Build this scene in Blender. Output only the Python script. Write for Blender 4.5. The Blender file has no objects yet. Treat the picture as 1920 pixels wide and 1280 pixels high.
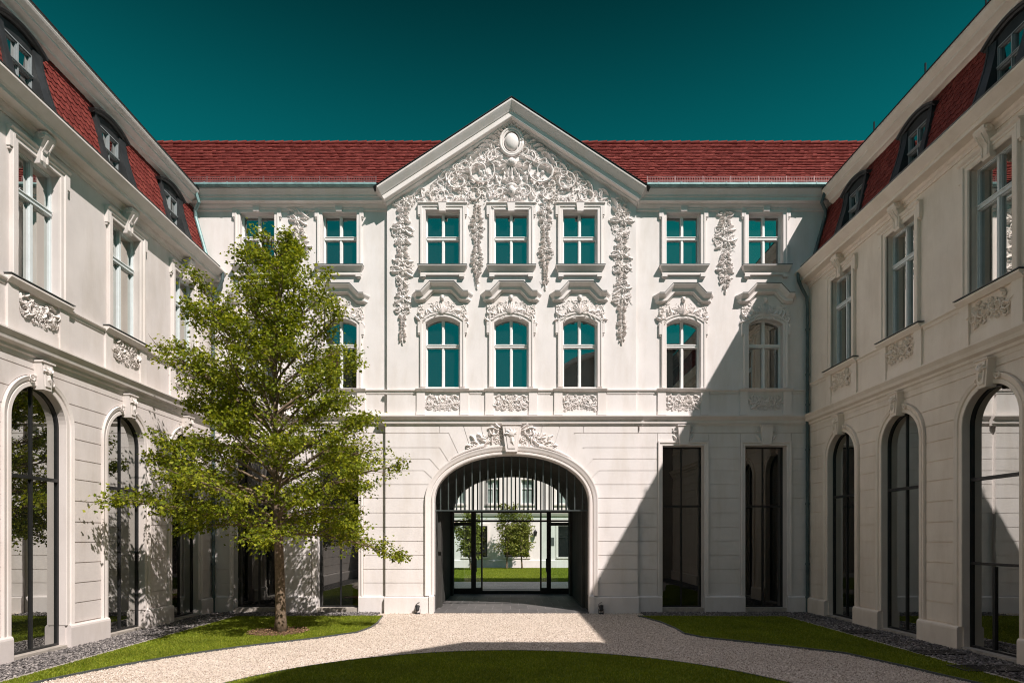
import bpy, math, random
import numpy as np
from mathutils import Vector
from mathutils.geometry import tessellate_polygon

random.seed(7)
SC = bpy.context.scene
COL = SC.collection
R = math.radians

# ------------------------------------------------------------ camera, world, sun
EYE = 2.46            # eye height
F = 1131.2            # focal length in photo pixels (1920 wide)
CX, CY = 957.0, 1010.0  # vanishing point in photo pixels
Y0 = 20.2             # main facade plane
cam_d = bpy.data.cameras.new("camera")
cam = bpy.data.objects.new("camera", cam_d)
COL.objects.link(cam)
cam.location = (0, 0, EYE)
cam.rotation_euler = (R(90), 0, 0)
cam_d.sensor_width = 36
cam_d.lens = F / 1920 * 36
cam_d.shift_x = (960 - CX) / 1920
cam_d.shift_y = (CY - 640) / 1920
cam_d.clip_start = 0.05
cam_d.clip_end = 3000
SC.camera = cam

SUN = Vector((-1.0, 1.25, -1.75))     # direction the light travels
sun_el = math.atan2(1.75, math.hypot(1.0, 1.25))
sun_az = math.atan2(1.0, -1.25)       # towards the sun, clockwise from +Y
sl = bpy.data.lights.new("sun", 'SUN')
sl.energy = 4.95
sl.angle = R(0.5)
sl.color = (1.0, 0.90, 0.845)
so = bpy.data.objects.new("sun", sl)
COL.objects.link(so)
so.rotation_euler = SUN.to_track_quat('-Z', 'Y').to_euler()
so.location = (30, -30, 50)

W = bpy.data.worlds.new("World")
SC.world = W
W.use_nodes = True
nt = W.node_tree
nt.nodes.clear()
o_ = nt.nodes.new('ShaderNodeOutputWorld')
bg = nt.nodes.new('ShaderNodeBackground')
sky = nt.nodes.new('ShaderNodeTexSky')
sky.sky_type = 'NISHITA'
sky.sun_disc = False
sky.sun_elevation = sun_el
sky.sun_rotation = sun_az
sky.air_density = 1.0
sky.dust_density = 0.3
sky.ozone_density = 1.5
# the deep teal of a polarised, filtered sky: tint plus a fall-off with elevation
tint = nt.nodes.new('ShaderNodeMix'); tint.data_type = 'RGBA'; tint.blend_type = 'MULTIPLY'
tint.inputs[0].default_value = 1.0
tint.inputs[7].default_value = (0.010, 0.535, 0.335, 1)
geo = nt.nodes.new('ShaderNodeTexCoord')
sep = nt.nodes.new('ShaderNodeSeparateXYZ')
mr = nt.nodes.new('ShaderNodeMapRange')
mr.interpolation_type = 'SMOOTHSTEP'
mr.inputs[1].default_value = 0.44
mr.inputs[2].default_value = 0.76
mr.inputs[3].default_value = 1.0
mr.inputs[4].default_value = 0.16
fall = nt.nodes.new('ShaderNodeMix'); fall.data_type = 'RGBA'; fall.blend_type = 'MULTIPLY'
fall.inputs[0].default_value = 1.0
L = nt.links.new
L(geo.outputs['Generated'], sep.inputs[0])
L(sep.outputs[2], mr.inputs[0])
mx_ = nt.nodes.new('ShaderNodeMath'); mx_.operation = 'MAXIMUM'; mx_.inputs[1].default_value = 0.50
cmb = nt.nodes.new('ShaderNodeCombineXYZ')
L(sep.outputs[0], cmb.inputs[0]); L(sep.outputs[1], cmb.inputs[1]); L(sep.outputs[2], mx_.inputs[0]); L(mx_.outputs[0], cmb.inputs[2])
L(cmb.outputs[0], sky.inputs[0])
L(sky.outputs[0], tint.inputs[6])
L(tint.outputs[2], fall.inputs[6])
L(mr.outputs[0], fall.inputs[7])
# unseen zenith made paler and brighter, added as fill light for the shaded court
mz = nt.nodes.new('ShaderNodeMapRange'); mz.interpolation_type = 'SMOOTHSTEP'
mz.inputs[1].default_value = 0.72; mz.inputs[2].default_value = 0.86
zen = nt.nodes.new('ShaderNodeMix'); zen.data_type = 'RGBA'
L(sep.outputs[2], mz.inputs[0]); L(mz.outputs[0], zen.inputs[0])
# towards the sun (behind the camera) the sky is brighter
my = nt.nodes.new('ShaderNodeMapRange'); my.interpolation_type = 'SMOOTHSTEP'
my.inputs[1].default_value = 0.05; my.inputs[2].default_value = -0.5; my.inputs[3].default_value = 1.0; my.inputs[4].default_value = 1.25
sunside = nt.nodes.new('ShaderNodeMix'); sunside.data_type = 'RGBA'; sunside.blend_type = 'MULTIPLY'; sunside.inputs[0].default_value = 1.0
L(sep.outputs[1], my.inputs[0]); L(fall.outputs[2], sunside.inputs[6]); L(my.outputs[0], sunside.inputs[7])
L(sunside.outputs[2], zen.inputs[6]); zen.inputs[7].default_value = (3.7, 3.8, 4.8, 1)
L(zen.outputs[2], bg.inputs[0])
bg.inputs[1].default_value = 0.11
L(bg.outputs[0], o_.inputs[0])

SC.view_settings.view_transform = 'Standard'
SC.view_settings.look = 'None'
SC.view_settings.exposure = 0.33
SC.view_settings.gamma = 1.0
SC.render.engine = 'CYCLES'
SC.cycles.max_bounces = 10
SC.cycles.diffuse_bounces = 7
SC.cycles.filter_width = 1.1
SC.cycles.glossy_bounces = 4
SC.cycles.transparent_max_bounces = 12
SC.cycles.caustics_reflective = False
SC.cycles.caustics_refractive = False
SC.cycles.sample_clamp_indirect = 6
SC.cycles.use_denoising = True

# ------------------------------------------------------------ materials
def lnk(nt, a, b): nt.links.new(a, b)

def mat_new(name):
    m = bpy.data.materials.new(name)
    m.use_nodes = True
    t = m.node_tree
    p = t.nodes.get('Principled BSDF')
    return m, t, p

def node(t, typ, **kw):
    n = t.nodes.new(typ)
    for k, v in kw.items():
        setattr(n, k, v)
    return n

def objco(t, scale=(1, 1, 1)):
    g = node(t, 'ShaderNodeNewGeometry')
    mp = node(t, 'ShaderNodeMapping')
    mp.inputs['Scale'].default_value = scale
    lnk(t, g.outputs['Position'], mp.inputs[0])
    return mp.outputs[0]

def noise(t, co, scale, detail=4, rough=0.6):
    n = node(t, 'ShaderNodeTexNoise')
    n.inputs['Scale'].default_value = scale
    n.inputs['Detail'].default_value = detail
    n.inputs['Roughness'].default_value = rough
    lnk(t, co, n.inputs['Vector'])
    return n.outputs[0]

def ramp(t, fac, stops):
    r = node(t, 'ShaderNodeValToRGB')
    e = r.color_ramp.elements
    while len(e) < len(stops):
        e.new(0.5)
    for i, (p, c) in enumerate(stops):
        e[i].position = p
        e[i].color = (*c, 1) if len(c) == 3 else c
    lnk(t, fac, r.inputs[0])
    return r.outputs[0]

def mul(t, a, b, fac=1.0, mode='MULTIPLY'):
    m = node(t, 'ShaderNodeMix', data_type='RGBA', blend_type=mode)
    m.inputs[0].default_value = fac
    lnk(t, a, m.inputs[6])
    if isinstance(b, tuple):
        m.inputs[7].default_value = (*b, 1)
    else:
        lnk(t, b, m.inputs[7])
    return m.outputs[2]

def bump(t, p, h, strength=0.3, dist=0.01):
    b = node(t, 'ShaderNodeBump')
    b.inputs['Strength'].default_value = strength
    b.inputs['Distance'].default_value = dist
    lnk(t, h, b.inputs['Height'])
    lnk(t, b.outputs[0], p.inputs['Normal'])

def stucco(name, base, var=0.10, streak=0.12, rough=0.9, bmp=0.25):
    m, t, p = mat_new(name)
    co = objco(t)
    cs = objco(t, (0.7, 0.7, 0.16))
    n1 = noise(t, co, 0.9, 6, 0.62)
    n2 = noise(t, cs, 3.2, 5, 0.65)
    n3 = noise(t, co, 55, 3, 0.6)
    d = tuple(c * (1 - var) for c in base)
    l = tuple(min(0.9, c * (1 + var * 0.35)) for c in base)
    c1 = ramp(t, n1, [(0.3, d), (0.7, l)])
    k = 1 - streak
    c2 = ramp(t, n2, [(0.34, (k, k * 0.985, k * 0.96)), (0.56, (1, 1, 1))])
    c = mul(t, c1, c2)
    c3 = ramp(t, n3, [(0.3, (0.95, 0.95, 0.945)), (0.7, (1, 1, 1))])
    c = mul(t, c, c3)
    lnk(t, c, p.inputs['Base Color'])
    p.inputs['Roughness'].default_value = rough
    p.inputs['Specular IOR Level'].default_value = 0.25
    bump(t, p, n3, bmp, 0.006)
    return m

def plain(name, base, rough=0.5, metal=0.0, var=0.12, scale=6, bmp=0.0, spec=0.5):
    m, t, p = mat_new(name)
    co = objco(t)
    n = noise(t, co, scale, 5, 0.6)
    c = ramp(t, n, [(0.3, tuple(c * (1 - var) for c in base)), (0.7, tuple(min(1, c * (1 + var)) for c in base))])
    lnk(t, c, p.inputs['Base Color'])
    p.inputs['Roughness'].default_value = rough
    p.inputs['Metallic'].default_value = metal
    p.inputs['Specular IOR Level'].default_value = spec
    if bmp:
        bump(t, p, n, bmp, 0.01)
    return m

def island(name, stops, rough=0.8, noise_scale=20, spec=0.4, trans=0.0):
    m, t, p = mat_new(name)
    g = node(t, 'ShaderNodeNewGeometry')
    c = ramp(t, g.outputs['Random Per Island'], stops)
    co = objco(t)
    n = noise(t, co, noise_scale, 4)
    c2 = ramp(t, n, [(0.3, (0.72, 0.72, 0.72)), (0.7, (1.08, 1.08, 1.08))])
    c = mul(t, c, c2)
    lnk(t, c, p.inputs['Base Color'])
    p.inputs['Roughness'].default_value = rough
    p.inputs['Specular IOR Level'].default_value = spec
    if trans:
        out = t.nodes.get('Material Output')
        tr = node(t, 'ShaderNodeBsdfTranslucent')
        ct = mul(t, c, (1.5, 1.45, 0.6))
        lnk(t, ct, tr.inputs[0])
        mx = node(t, 'ShaderNodeMixShader')
        mx.inputs[0].default_value = trans
        lnk(t, p.outputs[0], mx.inputs[1])
        lnk(t, tr.outputs[0], mx.inputs[2])
        lnk(t, mx.outputs[0], out.inputs[0])
    return m

def glass_mirror(name, dark, refl, tintc=(0.86, 0.93, 0.92), wav=0.06, hi=0.66):
    """window pane: dark room behind, coated glass in front that mirrors the court"""
    m, t, p = mat_new(name)
    out = t.nodes.get('Material Output')
    p.inputs['Base Color'].default_value = (*dark, 1)
    p.inputs['Roughness'].default_value = 0.6
    p.inputs['Specular IOR Level'].default_value = 0.0
    gl = node(t, 'ShaderNodeBsdfGlossy')
    gl.inputs['Color'].default_value = (*tintc, 1)
    gl.inputs['Roughness'].default_value = 0.0
    lw = node(t, 'ShaderNodeLayerWeight')
    lw.inputs[0].default_value = 0.5
    mr = node(t, 'ShaderNodeMapRange')
    mr.inputs[2].default_value = 0.40
    mr.inputs[3].default_value = refl
    mr.inputs[4].default_value = max(refl, hi)
    pw = node(t, 'ShaderNodeMath', operation='POWER'); pw.inputs[1].default_value = 1.8
    lnk(t, lw.outputs['Facing'], pw.inputs[0])
    mr.inputs[2].default_value = 0.18
    lnk(t, pw.outputs[0], mr.inputs[0])
    co = objco(t)
    n = noise(t, co, 1.6, 1, 0.4)
    b = node(t, 'ShaderNodeBump')
    b.inputs['Strength'].default_value = wav
    b.inputs['Distance'].default_value = 0.02
    lnk(t, n, b.inputs['Height'])
    lnk(t, b.outputs[0], gl.inputs['Normal'])
    mx = node(t, 'ShaderNodeMixShader')
    lnk(t, mr.outputs[0], mx.inputs[0])
    lnk(t, p.outputs[0], mx.inputs[1])
    lnk(t, gl.outputs[0], mx.inputs[2])
    lnk(t, mx.outputs[0], out.inputs[0])
    return m

def glass_clear(name, tintc=(0.80, 0.93, 0.90), refl=0.08):
    m, t, p = mat_new(name)
    out = t.nodes.get('Material Output')
    t.nodes.remove(p)
    tr = node(t, 'ShaderNodeBsdfTransparent')
    tr.inputs[0].default_value = (*tintc, 1)
    gl = node(t, 'ShaderNodeBsdfGlossy')
    gl.inputs['Roughness'].default_value = 0.0
    mx = node(t, 'ShaderNodeMixShader')
    mx.inputs[0].default_value = refl
    lnk(t, tr.outputs[0], mx.inputs[1])
    lnk(t, gl.outputs[0], mx.inputs[2])
    lnk(t, mx.outputs[0], out.inputs[0])
    return m

M = {}
M['wall'] = stucco('white_stucco', (0.80, 0.77, 0.76), 0.07, 0.08)
M['trim'] = stucco('white_trim_stucco', (0.81, 0.77, 0.755), 0.06, 0.05, bmp=0.12)
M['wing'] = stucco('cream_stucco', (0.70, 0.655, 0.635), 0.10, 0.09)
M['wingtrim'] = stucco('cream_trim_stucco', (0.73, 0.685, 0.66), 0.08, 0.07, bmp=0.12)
M['wing_r'] = stucco('bounce_toned_cream_stucco', (0.88, 0.785, 0.69), 0.10, 0.09)  # shaded wing's copy of the cream, bounce light put into the colour
M['wingtrim_r'] = stucco('bounce_toned_cream_trim_stucco', (0.89, 0.795, 0.70), 0.08, 0.07, bmp=0.12)  # trim lightened and warmed likewise, bounce light in the base colour
M['shade_wall'] = stucco('grey_stucco', (0.34, 0.31, 0.28), 0.1, 0.1)
M['wood'] = plain('white_window_paint', (0.80, 0.80, 0.79), 0.45, var=0.04)
M['wingwood'] = plain('pale_blue_window_paint', (0.66, 0.72, 0.73), 0.45, var=0.05)
M['dormerwood'] = plain('grey_blue_window_paint', (0.27, 0.30, 0.31), 0.5, var=0.1)
M['palepane'] = plain('painted_reflection_pane', (0.30, 0.37, 0.35), 0.2, var=0.3, scale=1.5)  # pale green base colour stands in for the reflection in far panes
M['black'] = plain('black_metal', (0.016, 0.017, 0.018), 0.4, var=0.2)
M['iron'] = plain('grey_iron', (0.10, 0.12, 0.12), 0.45, 0.6, var=0.2)
M['sheet'] = plain('dark_zinc_sheet', (0.030, 0.033, 0.035), 0.55, 0.2, var=0.35, scale=3, bmp=0.1)
M['cap'] = plain('grey_zinc_capping', (0.13, 0.14, 0.14), 0.5, 0.4, var=0.25)
M['patina'] = plain('weathered_copper', (0.20, 0.33, 0.33), 0.55, 0.2, var=0.25, scale=4)
M['pipe'] = plain('dark_green_pipe_paint', (0.075, 0.11, 0.115), 0.5, var=0.3, scale=3)
M['tile'] = island('red_clay_tile', [(0.0, (0.165, 0.034, 0.028)), (0.5, (0.195, 0.040, 0.033)), (1.0, (0.235, 0.054, 0.043))], 0.9, 9, 0.12)
M['underlay'] = plain('dark_roof_underlay', (0.12, 0.02, 0.018), 0.9)
M['glass'] = glass_mirror('mirror_glass', (0.012, 0.016, 0.016), 0.33, hi=0.34)
M['wingglass'] = glass_mirror('dark_window_glass', (0.014, 0.016, 0.016), 0.20, (0.95, 0.93, 0.88))
M['darkglass'] = glass_mirror('tall_dark_window_glass', (0.006, 0.007, 0.007), 0.14, (0.92, 0.93, 0.9), 0.03, hi=0.54)
M['clear'] = glass_clear('clear_door_glass')
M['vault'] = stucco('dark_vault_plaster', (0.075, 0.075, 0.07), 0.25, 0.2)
M['room'] = plain('dark_interior', (0.02, 0.02, 0.02), 0.9)
M['bark'] = plain('tree_bark', (0.17, 0.125, 0.085), 0.9, var=0.5, scale=14, bmp=0.6)
M['leaf'] = island('maple_leaf', [(0.0, (0.095, 0.138, 0.012)), (0.5, (0.195, 0.24, 0.018)), (1.0, (0.37, 0.385, 0.03))], 0.6, 3, 0.18, 0.36)
M['leaf_far'] = island('far_leaf', [(0.0, (0.12, 0.16, 0.03)), (1.0, (0.30, 0.32, 0.07))], 0.6, 3, 0.3, 0.3)
M['blade'] = island('grass_blade', [(0.0, (0.13, 0.185, 0.012)), (0.6, (0.21, 0.27, 0.018)), (1.0, (0.36, 0.38, 0.05))], 0.6, 0.8, 0.25, 0.3)
M['slate'] = island('slate_chip', [(0.0, (0.09, 0.085, 0.085)), (0.6, (0.22, 0.205, 0.20)), (1.0, (0.42, 0.39, 0.37))], 0.8, 30)
M['pebble'] = island('pale_pebble', [(0.0, (0.38, 0.30, 0.23)), (0.4, (0.66, 0.57, 0.48)), (1.0, (0.88, 0.81, 0.73))], 0.85, 30)
M['mulchm'] = island('bark_chip', [(0.0, (0.10, 0.055, 0.03)), (1.0, (0.36, 0.22, 0.13))], 0.9, 30)
M['kerb'] = plain('kerb_stone', (0.38, 0.35, 0.31), 0.85, var=0.25, bmp=0.2)
M['lamp'] = plain('black_lamp_metal', (0.02, 0.02, 0.022), 0.4)

def gravel_mat():
    m, t, p = mat_new('gravel')
    co = objco(t)
    v = node(t, 'ShaderNodeTexVoronoi'); v.inputs['Scale'].default_value = 42
    lnk(t, co, v.inputs['Vector'])
    v2 = node(t, 'ShaderNodeTexVoronoi'); v2.inputs['Scale'].default_value = 95
    lnk(t, co, v2.inputs['Vector'])
    sp = node(t, 'ShaderNodeSeparateColor'); lnk(t, v.outputs['Color'], sp.inputs[0])
    c = ramp(t, sp.outputs[0], [(0.0, (0.38, 0.31, 0.25)), (0.3, (0.64, 0.555, 0.47)), (0.75, (0.76, 0.68, 0.595)), (1.0, (0.88, 0.83, 0.76))])
    n = noise(t, co, 0.7, 5)
    c = mul(t, c, ramp(t, n, [(0.3, (0.90, 0.88, 0.85)), (0.7, (1.05, 1.05, 1.05))]))
    lnk(t, c, p.inputs['Base Color'])
    p.inputs['Roughness'].default_value = 0.95
    p.inputs['Specular IOR Level'].default_value = 0.15
    ad = node(t, 'ShaderNodeMath', operation='ADD')
    lnk(t, v.outputs['Distance'], ad.inputs[0]); lnk(t, v2.outputs['Distance'], ad.inputs[1])
    b = node(t, 'ShaderNodeBump', invert=True)
    b.inputs['Strength'].default_value = 0.8; b.inputs['Distance'].default_value = 0.012
    lnk(t, ad.outputs[0], b.inputs['Height']); lnk(t, b.outputs[0], p.inputs['Normal'])
    return m
M['gravel'] = gravel_mat()

def soil_mat(name, a, b_, sc=9):
    m, t, p = mat_new(name)
    co = objco(t)
    n = noise(t, co, sc, 7, 0.7)
    lnk(t, ramp(t, n, [(0.35, a), (0.65, b_)]), p.inputs['Base Color'])
    p.inputs['Roughness'].default_value = 1.0
    p.inputs['Specular IOR Level'].default_value = 0.1
    bump(t, p, n, 0.6, 0.03)
    return m
M['turf'] = soil_mat('turf', (0.075, 0.105, 0.012), (0.15, 0.19, 0.02), 26)
M['soil'] = soil_mat('soil', (0.10, 0.08, 0.06), (0.18, 0.15, 0.12))
M['bed'] = soil_mat('slate_bed', (0.07, 0.066, 0.064), (0.16, 0.15, 0.145), 40)

def paving_mat():
    m, t, p = mat_new('slate_paving')
    co = objco(t)
    br = node(t, 'ShaderNodeTexBrick')
    br.offset = 0.5
    br.inputs['Scale'].default_value = 1.0
    br.inputs['Color1'].default_value = (0.10, 0.098, 0.097, 1)
    br.inputs['Color2'].default_value = (0.14, 0.135, 0.132, 1)
    br.inputs['Mortar'].default_value = (0.26, 0.25, 0.24, 1)
    br.inputs['Mortar Size'].default_value = 0.008
    br.inputs['Brick Width'].default_value = 0.62
    br.inputs['Row Height'].default_value = 1.1
    lnk(t, co, br.inputs['Vector'])
    n = noise(t, co, 5, 6)
    c = mul(t, br.outputs[0], ramp(t, n, [(0.3, (0.75, 0.75, 0.75)), (0.7, (1.2, 1.2, 1.2))]))
    lnk(t, c, p.inputs['Base Color'])
    p.inputs['Roughness'].default_value = 0.6
    return m
M['paving'] = paving_mat()
# ------------------------------------------------------------ mesh helpers
class Frame:
    """maps wall coordinates (u along, v up, w outward) into the world"""
    def __init__(s, kind, wall=10.0):
        s.kind, s.wall = kind, wall
    def __call__(s, p):
        u, v, w = p
        if s.kind == 'main': return (u, Y0 - w, v)
        if s.kind == 'right': return (s.wall - w, u, v)
        if s.kind == 'left': return (-s.wall + w, u, v)
        if s.kind == 'far': return (u, s.wall - w, v)
        return (u, v, w)
MAIN, RIGHT, LEFT, WORLD = Frame('main'), Frame('right'), Frame('left'), Frame('world')

def U(px, w=0.0): return (px - CX) * (Y0 - w) / F
def V(py, w=0.0): return EYE + (CY - py) * (Y0 - w) / F
def G(px, py):
    y = EYE * F / (py - CY)
    return ((px - CX) * y / F, y)

class MB:
    def __init__(s, frame=WORLD):
        s.v, s.f, s.fr = [], [], frame
    def add(s, vs, fs):
        b = len(s.v)
        s.v.extend(vs)
        s.f.extend([tuple(i + b for i in f) for f in fs])
        return s
    def box(s, u0, u1, v0, v1, w0, w1):
        vs = [(u, v, w) for w in (w0, w1) for v in (v0, v1) for u in (u0, u1)]
        return s.add(vs, [(0, 1, 3, 2), (4, 6, 7, 5), (0, 4, 5, 1), (2, 3, 7, 6), (0, 2, 6, 4), (1, 5, 7, 3)])
    def frustum(s, a, b):
        """a, b: (u0,u1,v,w0,w1) rectangles at two heights"""
        vs = []
        for (u0, u1, v, w0, w1) in (a, b):
            vs += [(u0, v, w0), (u1, v, w0), (u1, v, w1), (u0, v, w1)]
        return s.add(vs, [(0, 3, 2, 1), (4, 5, 6, 7), (0, 1, 5, 4), (1, 2, 6, 5), (2, 3, 7, 6), (3, 0, 4, 7)])
    def plate(s, loops, wf, wb, back=False, sides=True, front=True):
        flat = [p for lp in loops for p in lp]
        tris = tessellate_polygon([[Vector((p[0], p[1], 0)) for p in lp] for lp in loops])
        if front:
            s.add([(p[0], p[1], wf) for p in flat], [tuple(t) for t in tris])
        if back:
            s.add([(p[0], p[1], wb) for p in flat], [tuple(reversed(t)) for t in tris])
        if sides:
            for lp in loops:
                n = len(lp)
                s.add([(p[0], p[1], wf) for p in lp] + [(p[0], p[1], wb) for p in lp],
                      [(i, (i + 1) % n, n + (i + 1) % n, n + i) for i in range(n)])
        return s
    def prism(s, u0, u1, prof, caps=True):
        """profile [(w,v)] pushed along u"""
        n = len(prof)
        vs = [(u0, v, w) for (w, v) in prof] + [(u1, v, w) for (w, v) in prof]
        fs = [(i, (i + 1) % n, n + (i + 1) % n, n + i) for i in range(n)]
        if caps:
            fs += [tuple(range(n)), tuple(range(2 * n - 1, n - 1, -1))]
        return s.add(vs, fs)
    def sweep(s, path, prof, closed=False, ret=False, caps=True):
        """profile [(n,w)] along a path [(u,v)] in the wall plane; n to the left of travel, mitred"""
        P = [Vector(p) for p in path]
        N = len(P); K = len(prof)
        ring = []
        for i in range(N):
            if closed: a, b = P[i - 1], P[(i + 1) % N]
            else: a, b = P[max(i - 1, 0)], P[min(i + 1, N - 1)]
            d1 = (P[i] - a); d2 = (b - P[i])
            if d1.length < 1e-9: d1 = d2
            if d2.length < 1e-9: d2 = d1
            d1 = d1.normalized(); d2 = d2.normalized()
            n1 = Vector((-d1.y, d1.x)); n2 = Vector((-d2.y, d2.x))
            m = n1 + n2
            if m.length < 1e-6: m = n1
            m.normalize()
            k = 1.0 / max(0.35, m.dot(n1))
            row = []
            for (n, w) in prof:
                q = P[i] + m * (n * k)
                if ret and not closed:
                    if i == 0: q = q - d1 * w
                    if i == N - 1: q = q + d2 * w
                row.append((q.x, q.y, w))
            ring.append(row)
        b = len(s.v)
        for r in ring: s.v.extend(r)
        M_ = N if closed else N - 1
        for i in range(M_):
            j = (i + 1) % N
            for k in range(K - 1):
                s.f.append((b + i * K + k, b + j * K + k, b + j * K + k + 1, b + i * K + k + 1))
        if not closed and caps:
            s.f.append(tuple(b + k for k in range(K)))
            s.f.append(tuple(b + (N - 1) * K + k for k in range(K - 1, -1, -1)))
        return s
    def tube(s, pts, rad, seg=8, caps=True):
        P = [Vector(p) for p in pts]
        n = len(P)
        if not hasattr(rad, '__len__'): rad = [rad] * n
        b = len(s.v)
        up = None
        for i in range(n):
            d = (P[min(i + 1, n - 1)] - P[max(i - 1, 0)]).normalized()
            if up is None:
                up = Vector((0, 0, 1)) if abs(d.z) < 0.9 else Vector((1, 0, 0))
            a = d.cross(up)
            if a.length < 1e-6: a = d.cross(Vector((0, 1, 0)))
            a.normalize(); c = a.cross(d).normalized(); up = c
            for k in range(seg):
                t = 2 * math.pi * k / seg
                q = P[i] + (a * math.cos(t) + c * math.sin(t)) * rad[i]
                s.v.append(tuple(q))
        for i in range(n - 1):
            for k in range(seg):
                k2 = (k + 1) % seg
                s.f.append((b + i * seg + k, b + i * seg + k2, b + (i + 1) * seg + k2, b + (i + 1) * seg + k))
        if caps:
            s.f.append(tuple(b + k for k in range(seg - 1, -1, -1)))
            s.f.append(tuple(b + (n - 1) * seg + k for k in range(seg)))
        return s
    def build(s, name, mat, parent=None, smooth=False, org=None):
        if org is None:
            org = root_loc(parent)
        vs = [s.fr(p) for p in s.v]
        vs = [(x - org[0], y - org[1], z - org[2]) for (x, y, z) in vs]
        me = bpy.data.meshes.new(name)
        me.from_pydata(vs, [], s.f)
        me.materials.append(mat)
        import bmesh as _b
        bm = _b.new(); bm.from_mesh(me)
        _b.ops.recalc_face_normals(bm, faces=bm.faces)
        bm.to_mesh(me); bm.free()
        if smooth:
            me.polygons.foreach_set('use_smooth', [True] * len(me.polygons))
        o = bpy.data.objects.new(name, me)
        COL.objects.link(o)
        if parent is not None: o.parent = parent
        else: o.location = org
        return o

def root_loc(o):
    if o is None: return (0, 0, 0)
    while o.parent is not None: o = o.parent
    return tuple(o.location)

def np_mesh(name, verts, faces_flat, npf, mat, parent=None, org=(0, 0, 0)):
    """fast mesh from numpy: verts (N,3), faces_flat indices, npf corners per face"""
    if parent is not None: org = root_loc(parent)
    verts = np.asarray(verts, dtype=np.float32) - np.asarray(org, dtype=np.float32)
    me = bpy.data.meshes.new(name)
    nf = len(faces_flat) // npf
    me.vertices.add(len(verts)); me.vertices.foreach_set('co', verts.ravel())
    me.loops.add(len(faces_flat)); me.loops.foreach_set('vertex_index', np.asarray(faces_flat, dtype=np.int32))
    me.polygons.add(nf)
    me.polygons.foreach_set('loop_start', np.arange(nf, dtype=np.int32) * npf)
    me.update(calc_edges=True)
    me.validate()
    me.materials.append(mat)
    o = bpy.data.objects.new(name, me)
    COL.objects.link(o)
    if parent is not None: o.parent = parent
    else: o.location = org
    return o

def tag(o, label=None, cat=None, group=None, kind=None):
    if label: o['label'] = label
    if cat: o['category'] = cat
    if group: o['group'] = group
    if kind: o['kind'] = kind
    return o

def thing(name, label, cat, loc, group=None):
    o = bpy.data.objects.new(name, None)
    o.empty_display_size = 0.5
    COL.objects.link(o)
    o.location = loc
    return tag(o, label, cat, group)

# outlines -----------------------------------------------------------------
def rect(u0, u1, v0, v1): return [(u0, v0), (u1, v0), (u1, v1), (u0, v1)]

def top_arc(uc, half, vs, rise, n=20, expo=2.0):
    """points left to right over an arch that springs at vs"""
    out = []
    for i in range(n + 1):
        a = math.pi - math.pi * i / n
        c, s_ = math.cos(a), math.sin(a)
        out.append((uc + half * math.copysign(abs(c) ** (2 / expo), c), vs + rise * abs(s_) ** (2 / expo)))
    return out

def seg_arc(uc, half, vs, rise, n=10):
    r = (half * half + rise * rise) / (2 * rise)
    a0 = math.asin(half / r)
    return [(uc + r * math.sin(-a0 + 2 * a0 * i / n), vs + rise - r + r * math.cos(-a0 + 2 * a0 * i / n)) for i in range(n + 1)]

def inset(poly, d):
    P = [Vector(p) for p in poly]
    n = len(P)
    area = sum(P[i].x * P[(i + 1) % n].y - P[(i + 1) % n].x * P[i].y for i in range(n))
    s = 1 if area > 0 else -1
    out = []
    for i in range(n):
        d1 = (P[i] - P[i - 1]); d2 = (P[(i + 1) % n] - P[i])
        if d1.length < 1e-7: d1 = d2
        if d2.length < 1e-7: d2 = d1
        d1.normalize(); d2.normalize()
        n1 = Vector((-d1.y, d1.x)) * s; n2 = Vector((-d2.y, d2.x)) * s
        m = n1 + n2
        if m.length < 1e-6: m = n1
        m.normalize()
        q = P[i] + m * (d / max(0.4, m.dot(n1)))
        out.append((q.x, q.y))
    return out

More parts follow.
